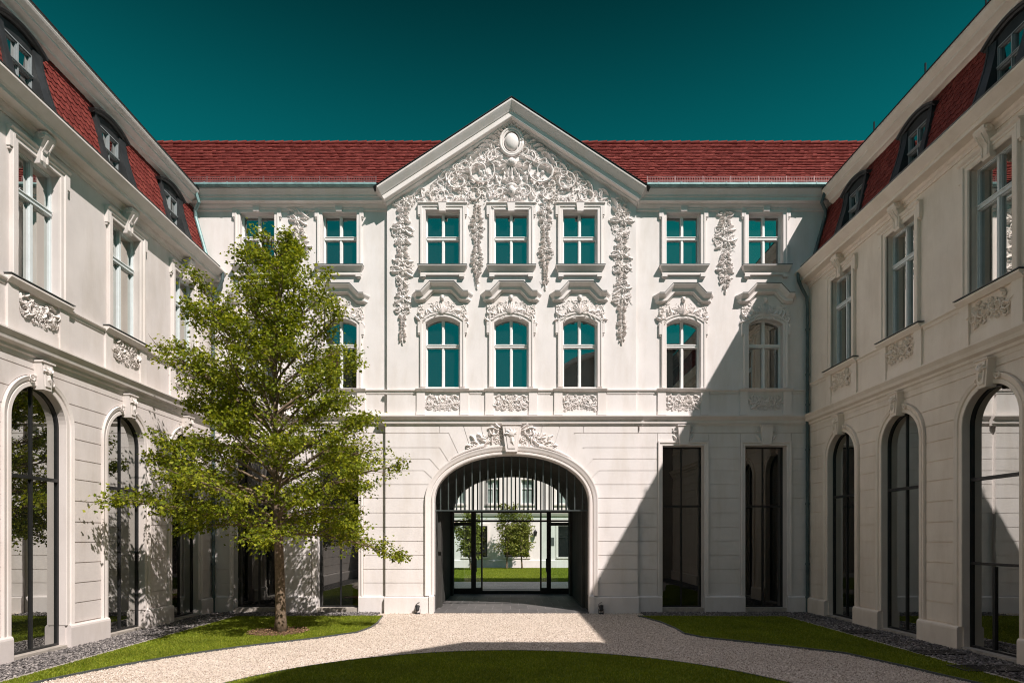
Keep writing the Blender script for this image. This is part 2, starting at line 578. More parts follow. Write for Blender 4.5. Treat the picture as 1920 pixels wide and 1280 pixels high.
# ------------------------------------------------------------ carved ornament
def o_scroll(mb, u, v, r, a0, sgn=1, turns=0.85, th=0.30, w0=0.0, h=None, tail=0.0):
    """a C-scroll: a crescent swelling in the middle, curling into a small eye"""
    turns = turns * 0.80
    n = max(8, int(13 * turns))
    pts, rad = [], []
    for i in range(n + 1):
        t = i / n
        rr = r * (1 - 0.72 * t ** 1.5)
        a = a0 + sgn * 2 * math.pi * turns * t
        pts.append((u + rr * math.cos(a), v + rr * math.sin(a) * 0.94, w0 + (h or r * 0.16) * (0.35 + 0.9 * math.sin(math.pi * min(1, t * 0.8 + 0.1)))))
        rad.append(r * th * (0.22 + 0.78 * math.sin(math.pi * (0.08 + 0.80 * t)) ** 1.3))
    if tail:
        a = a0 - sgn * math.pi / 2
        du, dv = math.cos(a), math.sin(a)
        p = pts[0]
        pts = [(p[0] + du * tail + math.cos(a0) * tail * 0.45, p[1] + dv * tail + math.sin(a0) * tail * 0.45, w0 + 0.005),
               (p[0] + du * tail * 0.5 + math.cos(a0) * tail * 0.12, p[1] + dv * tail * 0.5 + math.sin(a0) * tail * 0.12, w0 + 0.02)] + pts
        rad = [r * th * 0.12, r * th * 0.35] + rad
    if r > 0.12:
        rad = [q * 0.55 for q in rad]
    mb.tube(pts, rad, 5, caps=True)
    # acanthus leaves along the scroll
    ts = (0.06, 0.16, 0.26, 0.36, 0.46, 0.56, 0.66, 0.76) if r > 0.12 else (0.18, 0.36, 0.54)
    for i, t in enumerate(ts):
        a = a0 + sgn * 2 * math.pi * turns * t
        rr = r * (1 - 0.72 * t ** 1.5)
        k = r * (0.62 - 0.35 * t)
        o_leaf(mb, u + rr * math.cos(a), v + rr * math.sin(a), a + sgn * 0.55, k, k * 0.55, w0, k * 0.42, sgn * 1.2)
        if r > 0.12:
            o_leaf(mb, u + rr * math.cos(a), v + rr * math.sin(a), a + math.pi - sgn * 0.9, k * 0.62, k * 0.42, w0, k * 0.34, -sgn * 1.2)

def o_leaf(mb, u, v, ang, ln, wd, w0=0.0, h=None, curl=0.6):
    """an acanthus leaf: ridged, tapering, curling away from the wall at the tip"""
    h = h or wd * 0.8
    n = 5
    vs, fs = [], []
    a = ang
    p = Vector((u, v))
    for i in range(n + 1):
        t = i / n
        wdt = wd * 0.5 * math.sin(math.pi * (0.12 + 0.80 * t)) ** 0.8 * (1.15 if i % 2 else 0.85)
        d = Vector((math.cos(a), math.sin(a))); q = Vector((-d.y, d.x))
        hh = w0 + h * (0.35 + 0.65 * math.sin(math.pi * min(1, t * 0.9 + 0.1)))
        l, r_ = p + q * wdt, p - q * wdt
        vs += [(l.x, l.y, w0), (p.x, p.y, hh), (r_.x, r_.y, w0)]
        p = p + d * (ln / n)
        a += curl / n
    for i in range(n):
        b = i * 3
        fs += [(b, b + 3, b + 4, b + 1), (b + 1, b + 4, b + 5, b + 2)]
    fs += [(0, 1, 2), (n * 3 + 2, n * 3 + 1, n * 3)]
    mb.add(vs, fs)

def o_blob(mb, u, v, ru, rv, h, w0=0.0, seg=8, rings=3):
    vs, fs = [], []
    for j in range(rings):
        a = (math.pi / 2) * j / rings
        for k in range(seg):
            t = 2 * math.pi * k / seg
            vs.append((u + ru * math.cos(a) * math.cos(t), v + rv * math.cos(a) * math.sin(t), w0 + h * math.sin(a)))
    vs.append((u, v, w0 + h))
    for j in range(rings - 1):
        for k in range(seg):
            k2 = (k + 1) % seg
            fs.append((j * seg + k, j * seg + k2, (j + 1) * seg + k2, (j + 1) * seg + k))
    for k in range(seg):
        fs.append(((rings - 1) * seg + k, (rings - 1) * seg + (k + 1) % seg, rings * seg))
    mb.add(vs, fs)

def o_flower(mb, u, v, r, w0=0.0, n=5, a0=0.0):
    for k in range(n):
        a = a0 + 2 * math.pi * k / n
        o_leaf(mb, u + math.cos(a) * r * 0.15, v + math.sin(a) * r * 0.15, a, r * 0.95, r * 0.75, w0, r * 0.42, 0.5)
    o_blob(mb, u, v, r * 0.26, r * 0.26, r * 0.5, w0, 6, 2)

def o_fill(mb, inside, box, n, size, rng, sym=None, depth=1.0, gap=0.62, mix=(0.3, 0.45, 0.15)):
    """scatter carved motifs in a region, mirrored about sym, touching but not burying each other"""
    u0, u1, v0, v1 = box
    placed = []
    tries = 0
    while len(placed) < n and tries < n * 30:
        tries += 1
        u = rng.uniform(u0, u1); v = rng.uniform(v0, v1)
        if sym is not None and u < sym: continue
        if not inside(u, v): continue
        s_ = size * rng.uniform(0.55, 1.25)
        if any((u - a) ** 2 + (v - b) ** 2 < (gap * (s_ + c) * 0.5) ** 2 for a, b, c in placed): continue
        placed.append((u, v, s_))
        k = rng.random()
        a = rng.uniform(0, 2 * math.pi); sg = rng.choice((-1, 1))
        for mir in ((False, True) if sym is not None else (False,)):
            uu = 2 * sym - u if mir else u
            aa = math.pi - a if mir else a
            ss = -sg if mir else sg
            if k < mix[0]:
                o_scroll(mb, uu, v, s_ * 0.62, aa, ss, rng.uniform(0.9, 1.4) if not mir else 1.1, 0.24, 0, s_ * 0.16 * depth, s_ * 0.7)
            elif k < mix[0] + mix[1]:
                for q in (-0.75, 0.0, 0.75):
                    o_leaf(mb, uu, v, aa + q * 0.9, s_ * (1.05 if q == 0 else 0.8), s_ * 0.42, 0, s_ * 0.30 * depth, ss * 0.9)
            elif k < sum(mix):
                o_flower(mb, uu, v, s_ * 0.5, 0, 5, aa)
            else:
                o_blob(mb, uu, v, s_ * 0.25, s_ * 0.22, s_ * 0.26 * depth)
                o_leaf(mb, uu, v, aa, s_ * 0.9, s_ * 0.35, 0, s_ * 0.28 * depth, -ss * 1.2)

# tree -------------------------------------------------------------------
def leaf_cloud(name, centres, dirs, size, rng, mat, parent, lobes=True):
    """one small folded, lobed leaf per centre"""
    n = len(centres)
    c = np.asarray(centres, dtype=np.float64)
    if lobes:
        shape = np.array([(0, 0), (-0.42, 0.12), (-0.50, 0.55), (-0.20, 0.55), (0.0, 1.0), (0.20, 0.55), (0.50, 0.55), (0.42, 0.12)])
    else:
        shape = np.array([(0, 0), (-0.35, 0.45), (0, 1.0), (0.35, 0.45)])
    k = len(shape)
    d = np.asarray(dirs, dtype=np.float64)
    d = d / (np.linalg.norm(d, axis=1, keepdims=True) + 1e-9)
    nrm = rng.normal(size=(n, 3)) * 0.55 + np.array([0, 0, 1.0])
    x = np.cross(d, nrm); x /= (np.linalg.norm(x, axis=1, keepdims=True) + 1e-9)
    nn = np.cross(x, d)
    sz = size * rng.uniform(0.6, 1.25, size=(n, 1))
    V_ = np.zeros((n, k, 3))
    for i, (a, b) in enumerate(shape):
        V_[:, i, :] = c + x * (a * sz) + d * (b * sz) + nn * (abs(a) * 0.35 * sz - 0.18 * b * b * sz)
    verts = V_.reshape(-1, 3)
    faces = (np.arange(n)[:, None] * k + np.arange(k)[None, :]).ravel()
    return np_mesh(name, verts, faces, k, mat, parent)
# ------------------------------------------------------------ ground
CEN = 0.04
def sheet(name, poly, z, mat, label, kind='structure', thick=0.0):
    mb = MB(Frame('world'))
    tris = tessellate_polygon([[Vector((p[0], p[1], 0)) for p in poly]])
    mb.add([(p[0], p[1], z) for p in poly], [tuple(t) for t in tris])
    if thick:
        n = len(poly)
        mb.add([(p[0], p[1], z) for p in poly] + [(p[0], p[1], z - thick) for p in poly],
               [(i, (i + 1) % n, n + (i + 1) % n, n + i) for i in range(n)])
    o = mb.build(name, mat)
    return tag(o, label, None, None, kind)

sheet('ground', [(-400, -400), (400, -400), (400, 400), (-400, 400)], -0.06, M['soil'], 'bare earth under and around the whole palace')
sheet('gravel_path', [(-8.75, -3), (8.75, -3), (8.75, 19.12), (4.3, 19.12), (4.3, 19.98), (-4.3, 19.98), (-4.3, 19.12), (-8.75, 19.12)],
      0.0, M['gravel'], 'pale gravel path curving between the lawns up to the archway')
sheet('passage_paving', rect(-2.9, 2.95, 19.985, 29.5), 0.035, M['paving'], 'dark slate slabs paving the floor of the archway', thick=0.1)

# central round lawn, two side lawns
circ = [(-0.05 + 5.32 * math.cos(a), 7.86 + 5.32 * math.sin(a)) for a in [2 * math.pi * i / 96 for i in range(96)]]
sheet('central_lawn', circ, 0.02, M['turf'], 'round lawn in the middle of the court lying in shade', thick=0.06)
def arc_edge(r, y0, y1, n=12):
    out = []
    for i in range(n + 1):
        y = y0 + (y1 - y0) * i / n
        out.append((math.sqrt(max(0, r * r - (y - 7.88) ** 2)), y))
    return out
left_lawn = [(-8.66, 19.02), (-4.05, 19.15), (-3.88, 17.6), (-3.86, 16.7), (-4.02, 15.8), (-4.72, 14.96)] + \
            [(-x, y) for x, y in arc_edge(8.42, 14.6, 8.6)] + [(-8.66, 8.4)]
right_lawn = [(8.66, 19.02), (4.05, 19.15), (4.42, 17.8), (4.52, 16.6), (4.5, 15.6), (4.78, 15.0), (6.15, 13.85), (7.15, 12.95)] + \
             [(7.62, 11.4), (7.75, 10.8), (8.02, 9.9), (8.3, 8.8), (8.66, 8.4)]
sheet('left_lawn', left_lawn, 0.02, M['turf'], 'sunlit lawn round the foot of the maple along the left wing', thick=0.06)
sheet('right_lawn', right_lawn, 0.02, M['turf'], 'shaded lawn along the right wing', thick=0.06)
sheet('slate_bed', [(-10, -3), (-8.76, -3), (-8.76, 19.13), (-4.31, 19.13), (-4.31, 20.2), (-10, 20.2)], 0.004, M['bed'], 'dark soil of the slate strip along the left wing')
sheet('slate_bed', [(10, -3), (8.76, -3), (8.76, 19.13), (4.31, 19.13), (4.31, 20.2), (10, 20.2)], 0.004, M['bed'], 'dark soil of the slate strip along the right wing')

def edging(name, pts, wd, ht, mat, label, group):
    mb = MB(Frame('world'))
    n = len(pts)
    P = [Vector(p) for p in pts]
    vs = []
    for i in range(n):
        d = (P[min(i + 1, n - 1)] - P[max(i - 1, 0)]).normalized(); q = Vector((-d.y, d.x)) * wd / 2
        for s_ in (-1, 1):
            for z in (-0.05, ht):
                vs.append((P[i].x + q.x * s_, P[i].y + q.y * s_, z))
    fs = []
    for i in range(n - 1):
        a, b = i * 4, (i + 1) * 4
        fs += [(a, b, b + 1, a + 1), (a + 1, b + 1, b + 3, a + 3), (a + 3, b + 3, b + 2, a + 2)]
    fs += [(0, 1, 3, 2), (n * 4 - 4, n * 4 - 2, n * 4 - 1, n * 4 - 3)]
    mb.add(vs, fs)
    return tag(mb.build(name, mat), label, 'edging', group)
edging('kerb', [(-8.71, 3.0), (-8.71, 19.07), (-4.1, 19.2)], 0.07, 0.03, M['kerb'], 'pale stone kerb between the sunlit lawn and the slate chips of the left wing', 'kerbs along the slate strips')
edging('kerb', [(8.71, 3.0), (8.71, 19.07), (4.1, 19.2)], 0.07, 0.03, M['kerb'], 'pale stone kerb between the shaded lawn and the slate chips of the right wing', 'kerbs along the slate strips')
edging('lawn_edging', left_lawn[1:-1], 0.025, 0.045, M['iron'], 'thin metal strip edging the lawn under the maple', 'metal strips edging the lawns')
edging('lawn_edging', right_lawn[1:-1], 0.025, 0.045, M['iron'], 'thin metal strip edging the lawn along the right wing', 'metal strips edging the lawns')
edging('lawn_edging', circ[0:96] + [circ[0]], 0.025, 0.04, M['iron'], 'thin metal strip round the central lawn', 'metal strips edging the lawns')

# grass blades -------------------------------------------------------------
def in_poly(xs, ys, poly):
    inside = np.zeros(len(xs), bool)
    n = len(poly)
    j = n - 1
    for i in range(n):
        xi, yi = poly[i]; xj, yj = poly[j]
        c = ((yi > ys) != (yj > ys)) & (xs < (xj - xi) * (ys - yi) / (yj - yi + 1e-12) + xi)
        inside ^= c
        j = i
    return inside

def grass(name, poly, ymin, dens, seed, label, hgt=0.035, skip=None, z0=0.02, xclip=None, mat=None):
    rng = np.random.default_rng(seed)
    xs = [p[0] for p in poly]; ys = [p[1] for p in poly]
    x0, x1, y0, y1 = min(xs), max(xs), max(min(ys), ymin), max(ys)
    n = int((x1 - x0) * (y1 - y0) * dens)
    X = rng.uniform(x0, x1, n); Y = rng.uniform(y0, y1, n)
    k = in_poly(X, Y, poly)
    if skip is not None: k &= ((X - skip[0]) ** 2 + (Y - skip[1]) ** 2) > (skip[2] * rng.uniform(0.75, 1.1, n)) ** 2
    X, Y = X[k], Y[k]; n = len(X)
    a = rng.uniform(0, 2 * np.pi, n); h = hgt * rng.uniform(0.45, 1.3, n)
    w = 0.007 + 0.006 * rng.random(n)
    lean = rng.normal(0, 0.018, (n, 2))
    P = np.zeros((n, 3, 3))
    P[:, 0, 0] = X - np.cos(a) * w; P[:, 0, 1] = Y - np.sin(a) * w; P[:, 0, 2] = z0
    P[:, 1, 0] = X + np.cos(a) * w; P[:, 1, 1] = Y + np.sin(a) * w; P[:, 1, 2] = z0
    P[:, 2, 0] = X + lean[:, 0]; P[:, 2, 1] = Y + lean[:, 1]; P[:, 2, 2] = z0 + h
    o = np_mesh(name, P.reshape(-1, 3), np.arange(n * 3), 3, mat or M['blade'])
    return tag(o, label, 'grass', None, 'stuff')
TREE = (-6.12, 15.9)
grass('grass', left_lawn, 9.0, 2600, 1, 'short bright grass blades on the lawn under the maple', skip=(TREE[0], TREE[1], 0.8))
grass('grass', right_lawn, 9.0, 2200, 2, 'short shaded grass blades on the lawn of the right wing')
grass('grass', circ, 9.2, 2400, 3, 'short shaded grass blades on the round lawn')

def chips(name, region, n, smin, smax, seed, mat, label, cat, flat=0.25, zmax=0.03, accept=None):
    rng = np.random.default_rng(seed)
    x0, x1, y0, y1 = region
    X = rng.uniform(x0, x1, n); Y = rng.uniform(y0, y1, n)
    if accept is not None:
        k = accept(X, Y); X, Y = X[k], Y[k]; n = len(X)
    c = np.stack([X, Y, 0.006 + rng.uniform(0, zmax, n)], 1)
    s_ = rng.uniform(smin, smax, (n, 1))
    ax = rng.normal(size=(n, 3)); ax[:, 2] *= 0.35; ax /= np.linalg.norm(ax, axis=1, keepdims=True)
    bx = np.cross(ax, rng.normal(size=(n, 3)) * 0.35 + np.array([0, 0, 1.0])); bx /= np.linalg.norm(bx, axis=1, keepdims=True)
    cx = np.cross(ax, bx)
    e = rng.uniform(0.45, 0.8, (n, 1))
    P = np.zeros((n, 6, 3))
    P[:, 0] = c + ax * s_; P[:, 1] = c - ax * s_; P[:, 2] = c + bx * s_ * e; P[:, 3] = c - bx * s_ * e
    P[:, 4] = c + cx * s_ * flat; P[:, 5] = c - cx * s_ * flat
    T = np.array([(0, 2, 4), (2, 1, 4), (1, 3, 4), (3, 0, 4), (2, 0, 5), (1, 2, 5), (3, 1, 5), (0, 3, 5)])
    fl = (np.arange(n)[:, None, None] * 6 + T[None]).ravel()
    return tag(np_mesh(name, P.reshape(-1, 3), fl, 3, mat), label, cat, None, 'stuff')
chips('slate_chips', (-10, -4.35, 9.5, 20.15), 42000, 0.022, 0.06, 11, M['slate'], 'grey slate chips along the foot of the left wing', 'slate chips',
      accept=lambda X, Y: (X < -8.75) | (Y > 19.12))
chips('slate_chips', (4.35, 10, 9.5, 20.15), 42000, 0.022, 0.06, 12, M['slate'], 'dark slate chips along the foot of the right wing', 'slate chips',
      accept=lambda X, Y: (X > 8.75) | (Y > 19.12))
def in_path(X, Y):
    k = in_poly(X, Y, [(-8.7, 9.3), (8.7, 9.3), (8.7, 19.0), (4.3, 19.1), (4.3, 19.95), (-4.3, 19.95), (-4.3, 19.1), (-8.7, 19.0)])
    k &= ~in_poly(X, Y, left_lawn) & ~in_poly(X, Y, right_lawn) & ((X + .05) ** 2 + (Y - 7.86) ** 2 > 5.36 ** 2)
    return k
chips('pebbles', (-8.7, 8.7, 9.3, 19.95), 130000, 0.009, 0.022, 13, M['pebble'], 'loose pale pebbles lying all over the gravel path', 'pebbles', 0.6, 0.006, in_path)
chips('mulch', (TREE[0] - 1, TREE[0] + 1, TREE[1] - 1, TREE[1] + 1), 3600, 0.015, 0.05, 14, M['mulchm'], 'brown bark mulch round the foot of the maple', 'mulch', 0.2, 0.05,
      accept=lambda X, Y: (X - TREE[0]) ** 2 + (Y - TREE[1]) ** 2 < 0.62)

# flush grates in the right-hand slate strip, drain channels at the arch
def grate(x, y, lx, ly, label):
    t = thing('ground_grate', label, 'grate', (x, y, 0), 'grates in the slate strip of the right wing')
    mb = MB(); fr = 0.03
    mb.box(x - lx, x + lx, y - ly, y - ly + fr, 0.0, 0.05); mb.box(x - lx, x + lx, y + ly - fr, y + ly, 0.0, 0.05)
    mb.box(x - lx, x - lx + fr, y - ly + fr, y + ly - fr, 0.0, 0.05); mb.box(x + lx - fr, x + lx, y - ly + fr, y + ly - fr, 0.0, 0.05)
    mb.build('frame', M['black'], t)
    mb = MB()
    k = int(2 * lx / 0.05)
    for i in range(1, k):
        q = x - lx + i * 2 * lx / k
        mb.box(q - 0.008, q + 0.008, y - ly + fr, y + ly - fr, 0.01, 0.045)
    mb.build('bars', M['black'], t)
grate(9.15, 15.75, 0.42, 0.24, 'dark metal grate in the slate chips, farthest of three along the right wing')
grate(9.15, 12.95, 0.44, 0.24, 'dark metal grate in the slate chips, middle of three along the right wing')
grate(9.0, 11.35, 0.62, 0.26, 'dark metal grate in the slate chips, nearest of three along the right wing')
for sx, lab in ((-1, 'dark slotted drain channel left of the archway'), (1, 'dark slotted drain channel right of the archway')):
    mb = MB(); a, b = sorted((sx * 2.55, sx * 3.9))
    mb.box(a, b, 20.0, 20.03, -0.02, 0.03); mb.box(a, b, 20.07, 20.1, -0.02, 0.03)
    k = 34
    for i in range(k + 1):
        q = a + (b - a) * i / k
        mb.box(q - 0.008, q + 0.008, 20.03, 20.07, 0.0, 0.028)
    tag(mb.build('drain_channel', M['black']), lab, 'drain', 'drain channels beside the archway')
# ------------------------------------------------------------ window kits
SURR = [(0, 0.0), (0, 0.035), (0.018, 0.055), (0.10, 0.055), (0.115, 0.085), (0.165, 0.085), (0.175, 0.07), (0.175, 0)]

def closed_bars(mb, outline, th, w0, w1):
    """frame bar running inside a closed outline"""
    inner = inset(outline, th)
    mb.plate([outline, inner], w1, w0)
    return inner

def clip_top(outline, half_u, uc):
    return outline

def casement(parent, fr, uc, half, v0, vs, rise, vt, gw, wood, glass, label=None, tw=0.05, transom=0.105, mull=0.065, arc=None):
    """white cross casement: outer frame, transom at vt, middle post, four sashes; returns the window part"""
    if rise > 0:
        top = seg_arc(uc, half, vs, rise)
        outline = [(uc - half, v0), (uc + half, v0)] + list(reversed(top))
    else:
        outline = rect(uc - half, uc + half, v0, vs)
    mb = MB(fr)
    closed_bars(mb, outline, tw * 0.55, gw - 0.03, gw + 0.07)
    i0 = tw * 0.55
    vtop = vs + rise
    mb.box(uc - half + i0, uc + half - i0, vt - transom / 2, vt + transom / 2, gw - 0.03, gw + 0.095)
    mb.box(uc - half + i0, uc + half - i0, vt + transom / 2 - 0.03, vt + transom / 2 - 0.008, gw + 0.097, gw + 0.115)
    for (a, b) in ((v0 + i0, vt - transom / 2), (vt + transom / 2, vtop - i0)):
        mb.box(uc - mull / 2, uc + mull / 2, a, b, gw - 0.03, gw + 0.075)
    # sashes
    s_ = 0.020
    for sx in (-1, 1):
        a, b = sorted((uc + sx * mull / 2, uc + sx * (half - i0)))
        closed_bars(mb, rect(a, b, v0 + i0, vt - transom / 2), s_, gw - 0.02, gw + 0.045)
        if rise > 0:
            n = 6
            tp = []
            r = (half * half + rise * rise) / (2 * rise)
            for k in range(n + 1):
                u = b + (a - b) * k / n
                tp.append((u, vs + rise - r + math.sqrt(max(0, r * r - (u - uc) ** 2)) - i0))
            o2 = [(a, vt + transom / 2), (b, vt + transom / 2)] + tp
            closed_bars(mb, o2, s_, gw - 0.02, gw + 0.045)
        else:
            closed_bars(mb, rect(a, b, vt + transom / 2, vs - i0), s_, gw - 0.02, gw + 0.045)
    w = mb.build('window', wood, parent)
    if label: w['label'] = label
    g = MB(fr)
    g.plate([inset(outline, 0.01)], gw, gw - 0.01, sides=False)
    g.build('pane', glass, w)
    return w

def surround(parent, fr, uc, half, v0, vs, rise, w0, mat, ears=True, wd=1.0, ear_h=0.30):
    mb = MB(fr)
    prof = [(n * wd, w0 + w) for n, w in SURR]
    prof[0] = (0, w0 - 0.02); prof[-1] = (prof[-1][0], w0 - 0.02)
    if rise > 0:
        path = [(uc - half, v0)] + seg_arc(uc, half, vs, rise) + [(uc + half, v0)]
    else:
        path = [(uc - half, v0), (uc - half, vs), (uc + half, vs), (uc + half, v0)]
    mb.sweep(path, prof)
    e = 0.175 * wd
    if ears:
        top = vs + (0.02 if rise > 0 else e)
        for sx in (-1, 1):
            a, b = sorted((uc + sx * (half + e - 0.003), uc + sx * (half + e + 0.075)))
            mb.box(a, b, top - ear_h, top, w0 - 0.02, w0 + 0.083)
            c = (a + b) / 2
            mb.box(c - 0.022, c + 0.022, top - ear_h - 0.05, top - ear_h, w0 - 0.02, w0 + 0.06)
    return mb.build('surround', mat, parent)

def top_lip(mb, uc, hw, v, w0):
    mb.prism(uc - hw, uc + hw, [(w0 - 0.02, v), (w0 + 0.09, v), (w0 + 0.13, v + 0.035), (w0 + 0.13, v + 0.055), (w0 - 0.02, v + 0.07)])

def sill_upper(parent, fr, uc, v, w0, mat, hw=0.81):
    mb = MB(fr)
    mb.box(uc - hw, uc + hw, v - 0.035, v, w0 - 0.02, w0 + 0.215)
    mb.frustum((uc - hw + 0.10, uc + hw - 0.10, v - 0.205, w0 - 0.02, w0 + 0.05), (uc - hw + 0.01, uc + hw - 0.01, v - 0.036, w0 - 0.02, w0 + 0.20))
    mb.box(uc - hw + 0.085, uc + hw - 0.085, v - 0.285, v - 0.206, w0 - 0.02, w0 + 0.085)
    for sx in (-1, 1):
        c = uc + sx * (hw - 0.17)
        mb.box(c - 0.085, c + 0.085, v - 0.35, v - 0.245, w0 - 0.02, w0 + 0.115)
        mb.box(c - 0.065, c + 0.065, v - 0.375, v - 0.351, w0 - 0.02, w0 + 0.085)
    s_ = mb.build('sill', mat, parent)
    cp = MB(fr); cp.box(uc - hw - 0.01, uc + hw + 0.01, v + 0.001, v + 0.018, w0 - 0.1, w0 + 0.23)
    cp.build('sill_capping', M['cap'], parent)
    return s_

HOOD = [(0, 0.0), (0, 0.06), (0.02, 0.085), (0.04, 0.09), (0.045, 0.15), (0.055, 0.16), (0.145, 0.16), (0.15, 0.185), (0.17, 0.205), (0.205, 0.265), (0.235, 0.30), (0.25, 0.31), (0.265, 0.31), (0.27, 0.0)]
def hood(parent, fr, uc, w0, mat):
    v1, v2 = V(567, 0.15), V(549.2, 0.15)
    mb = MB(fr)
    path = [(uc - 0.86, v1), (uc - 0.64, v1), (uc - 0.54, v1 + 0.035), (uc - 0.28, v2), (uc + 0.28, v2), (uc + 0.54, v1 + 0.035), (uc + 0.64, v1), (uc + 0.86, v1)]
    mb.sweep(path, [(n, w0 + w - 0.01) for n, w in HOOD], ret=False)
    # returns at both ends
    for sx in (-1, 1):
        vs, n = [], len(HOOD)
        for (q, w) in HOOD: vs.append((uc + sx * 0.86, v1 + q, w0 + w - 0.01))
        for (q, w) in HOOD: vs.append((uc + sx * (0.86 + w * 0.55), v1 + q, w0 - 0.01))
        mb.add(vs, [(i, i + 1, n + i + 1, n + i) for i in range(n - 1)])
    h = mb.build('hood', mat, parent)
    cp = MB(fr)
    cp.sweep(path, [(0.271, w0 - 0.01), (0.271, w0 + 0.31), (0.283, w0 + 0.315), (0.283, w0 - 0.01)])
    cp.build('hood_capping', M['cap'], parent)

def fan_relief(parent, fr, uc, w0, mat, seed):
    """carved shell with a small head, leaves sweeping to both sides over the window arch"""
    rng = random.Random(seed)
    mb = MB(fr)
    vb = V(598, 0.15)
    r_ = [(n, w) for n, w in ()]
    # ground plate of the carving
    arc = seg_arc(uc, 0.80, vb - 0.07, 0.25, 10)
    top = [(uc + 0.80, V(572, .15)), (uc + 0.60, V(570, .15)), (uc + 0.3, V(553, .15)), (uc - 0.3, V(553, .15)), (uc - 0.60, V(570, .15)), (uc - 0.80, V(572, .15))]
    sh = lambda p: (p[0], p[1], p[2] + w0)
    mb.plate([arc + top], w0 + 0.035, w0 - 0.01)
    f2 = MB(fr)
    base = w0 + 0.03
    # head and plume
    cv = V(566, .15)
    o_blob(f2, uc, cv + 0.10, 0.065, 0.09, 0.13, 0, 8, 4)
    o_blob(f2, uc, cv + 0.17, 0.085, 0.05, 0.08, 0, 8, 3)
    for k in range(-4, 5):
        a = math.pi / 2 + k * 0.30
        o_leaf(f2, uc + k * 0.012, vb + 0.14, a, 0.42 - abs(k) * 0.012, 0.085, 0, 0.085, -0.25 * (k > 0) + 0.25 * (k < 0))
    for sx in (-1, 1):
        for i in range(6):
            u = uc + sx * (0.16 + i * 0.105 + rng.uniform(-.03, .03))
            v = vb + 0.21 - 0.018 * i * i * 0.62 + rng.uniform(-.05, .05)
            o_leaf(f2, u, v, math.pi / 2 - sx * rng.uniform(0.2, 1.5), rng.uniform(.18, .30), 0.10, 0, 0.085, sx * rng.uniform(-1.2, 1.2))
            o_leaf(f2, u, v - 0.03, math.pi / 2 - sx * rng.uniform(1.2, 2.4), 0.20, 0.085, 0, 0.07, -sx * 0.9)
            if i % 2 == 0:
                o_scroll(f2, u + sx * 0.05, v + 0.03, 0.085, rng.uniform(0, 6), sx, 1.2, 0.26, 0, 0.03)
        o_scroll(f2, uc + sx * 0.72, V(585, .15), 0.09, 1.0, -sx, 1.3, 0.28, 0, 0.03, 0.08)
        o_flower(f2, uc + sx * 0.71, V(576, .15), 0.085, 0, 5, 0.4)
        o_leaf(f2, uc + sx * 0.70, V(588, .15), -math.pi / 2 + sx * 0.3, 0.16, 0.1, 0, 0.07)
    o_fill(f2, lambda u, v: abs(u - uc) < 0.74 and v > vb + 0.03 - 0.2 * (u - uc) ** 2 and v < V(556, .15) - max(0, abs(u - uc) - 0.22) * 0.62, (uc, uc + 0.75, vb, vb + 0.6), 26, 0.10, rng, sym=uc)
    mb.add([(p[0], p[1], p[2] + base) for p in f2.v], f2.f)
    mb.build('carved_shell', mat, parent)

def panel_relief(parent, fr, u0, u1, v0, v1, w0, mat, seed, n=34, size=0.11, sparse=False, name='carved_panel'):
    rng = random.Random(seed)
    uc, vc = (u0 + u1) / 2, (v0 + v1) / 2
    f2 = MB(fr)
    o_flower(f2, uc, vc, 0.09, 0, 6)
    for sx in (-1, 1):
        o_scroll(f2, uc + sx * 0.20, vc + 0.02, 0.14, math.pi if sx > 0 else 0, sx, 1.3, 0.2, 0, 0.03, 0.08)
        o_scroll(f2, uc + sx * 0.42, vc - 0.05, 0.11, 0 if sx > 0 else math.pi, -sx, 1.2, 0.2, 0, 0.03, 0.07)
        for k in range(5):
            o_leaf(f2, uc + sx * (0.06 + 0.11 * k), vc + rng.uniform(-0.1, 0.1), math.pi / 2 - sx * rng.uniform(0.2, 2.6), 0.18, 0.075, 0, 0.06, sx * 0.8)
        for vv in (v0 + 0.06, v1 - 0.06):
            o_leaf(f2, uc + sx * ((u1 - u0) / 2 - 0.05), vv, math.pi / 2 + sx * 1.0, 0.16, 0.08, 0, 0.06)
    o_fill(f2, lambda u, v: u0 + 0.03 < u < u1 - 0.03 and v0 + 0.03 < v < v1 - 0.03, (uc, u1, v0, v1), n, size, rng, sym=uc)
    mb = MB(fr)
    mb.add([(p[0], p[1], p[2] + w0) for p in f2.v], f2.f)
    mb.build(name, mat, parent)

def keystone(parent, fr, uc, vb, vt, wb, wt, w0, d, mat, carved=False, name='keystone', lip=True):
    mb = MB(fr)
    a, b = wb / 2, wt / 2
    mb.plate([[(uc - a, vb), (uc + a, vb), (uc + b, vt), (uc - b, vt)]], w0 + d, w0 - 0.02)
    h = vt - vb
    if carved:
        mb.plate([[(uc - a * 0.62, vb + h * 0.12), (uc + a * 0.62, vb + h * 0.12), (uc + b * 0.68, vt - h * 0.12), (uc - b * 0.68, vt - h * 0.12)]], w0 + d + 0.022, w0 + d - 0.01)
        f2 = MB(fr)
        o_blob(f2, uc, vt - h * 0.36, b * 0.40, h * 0.13, 0.06, 0, 8, 3)
        for k in (-2, -1, 0, 1, 2):
            o_leaf(f2, uc, vt - h * 0.42, math.pi / 2 + k * 0.55, h * 0.26, b * 0.4, 0, 0.05)
        o_leaf(f2, uc, vt - h * 0.45, -math.pi / 2, h * 0.32, b * 0.55, 0, 0.05)
        mb.add([(p[0], p[1], p[2] + w0 + d + 0.02) for p in f2.v], f2.f)
    if lip: mb.box(uc - b - 0.015, uc + b + 0.015, vt - 0.035, vt, w0 - 0.02, w0 + d + 0.035)
    return mb.build(name, mat, parent)
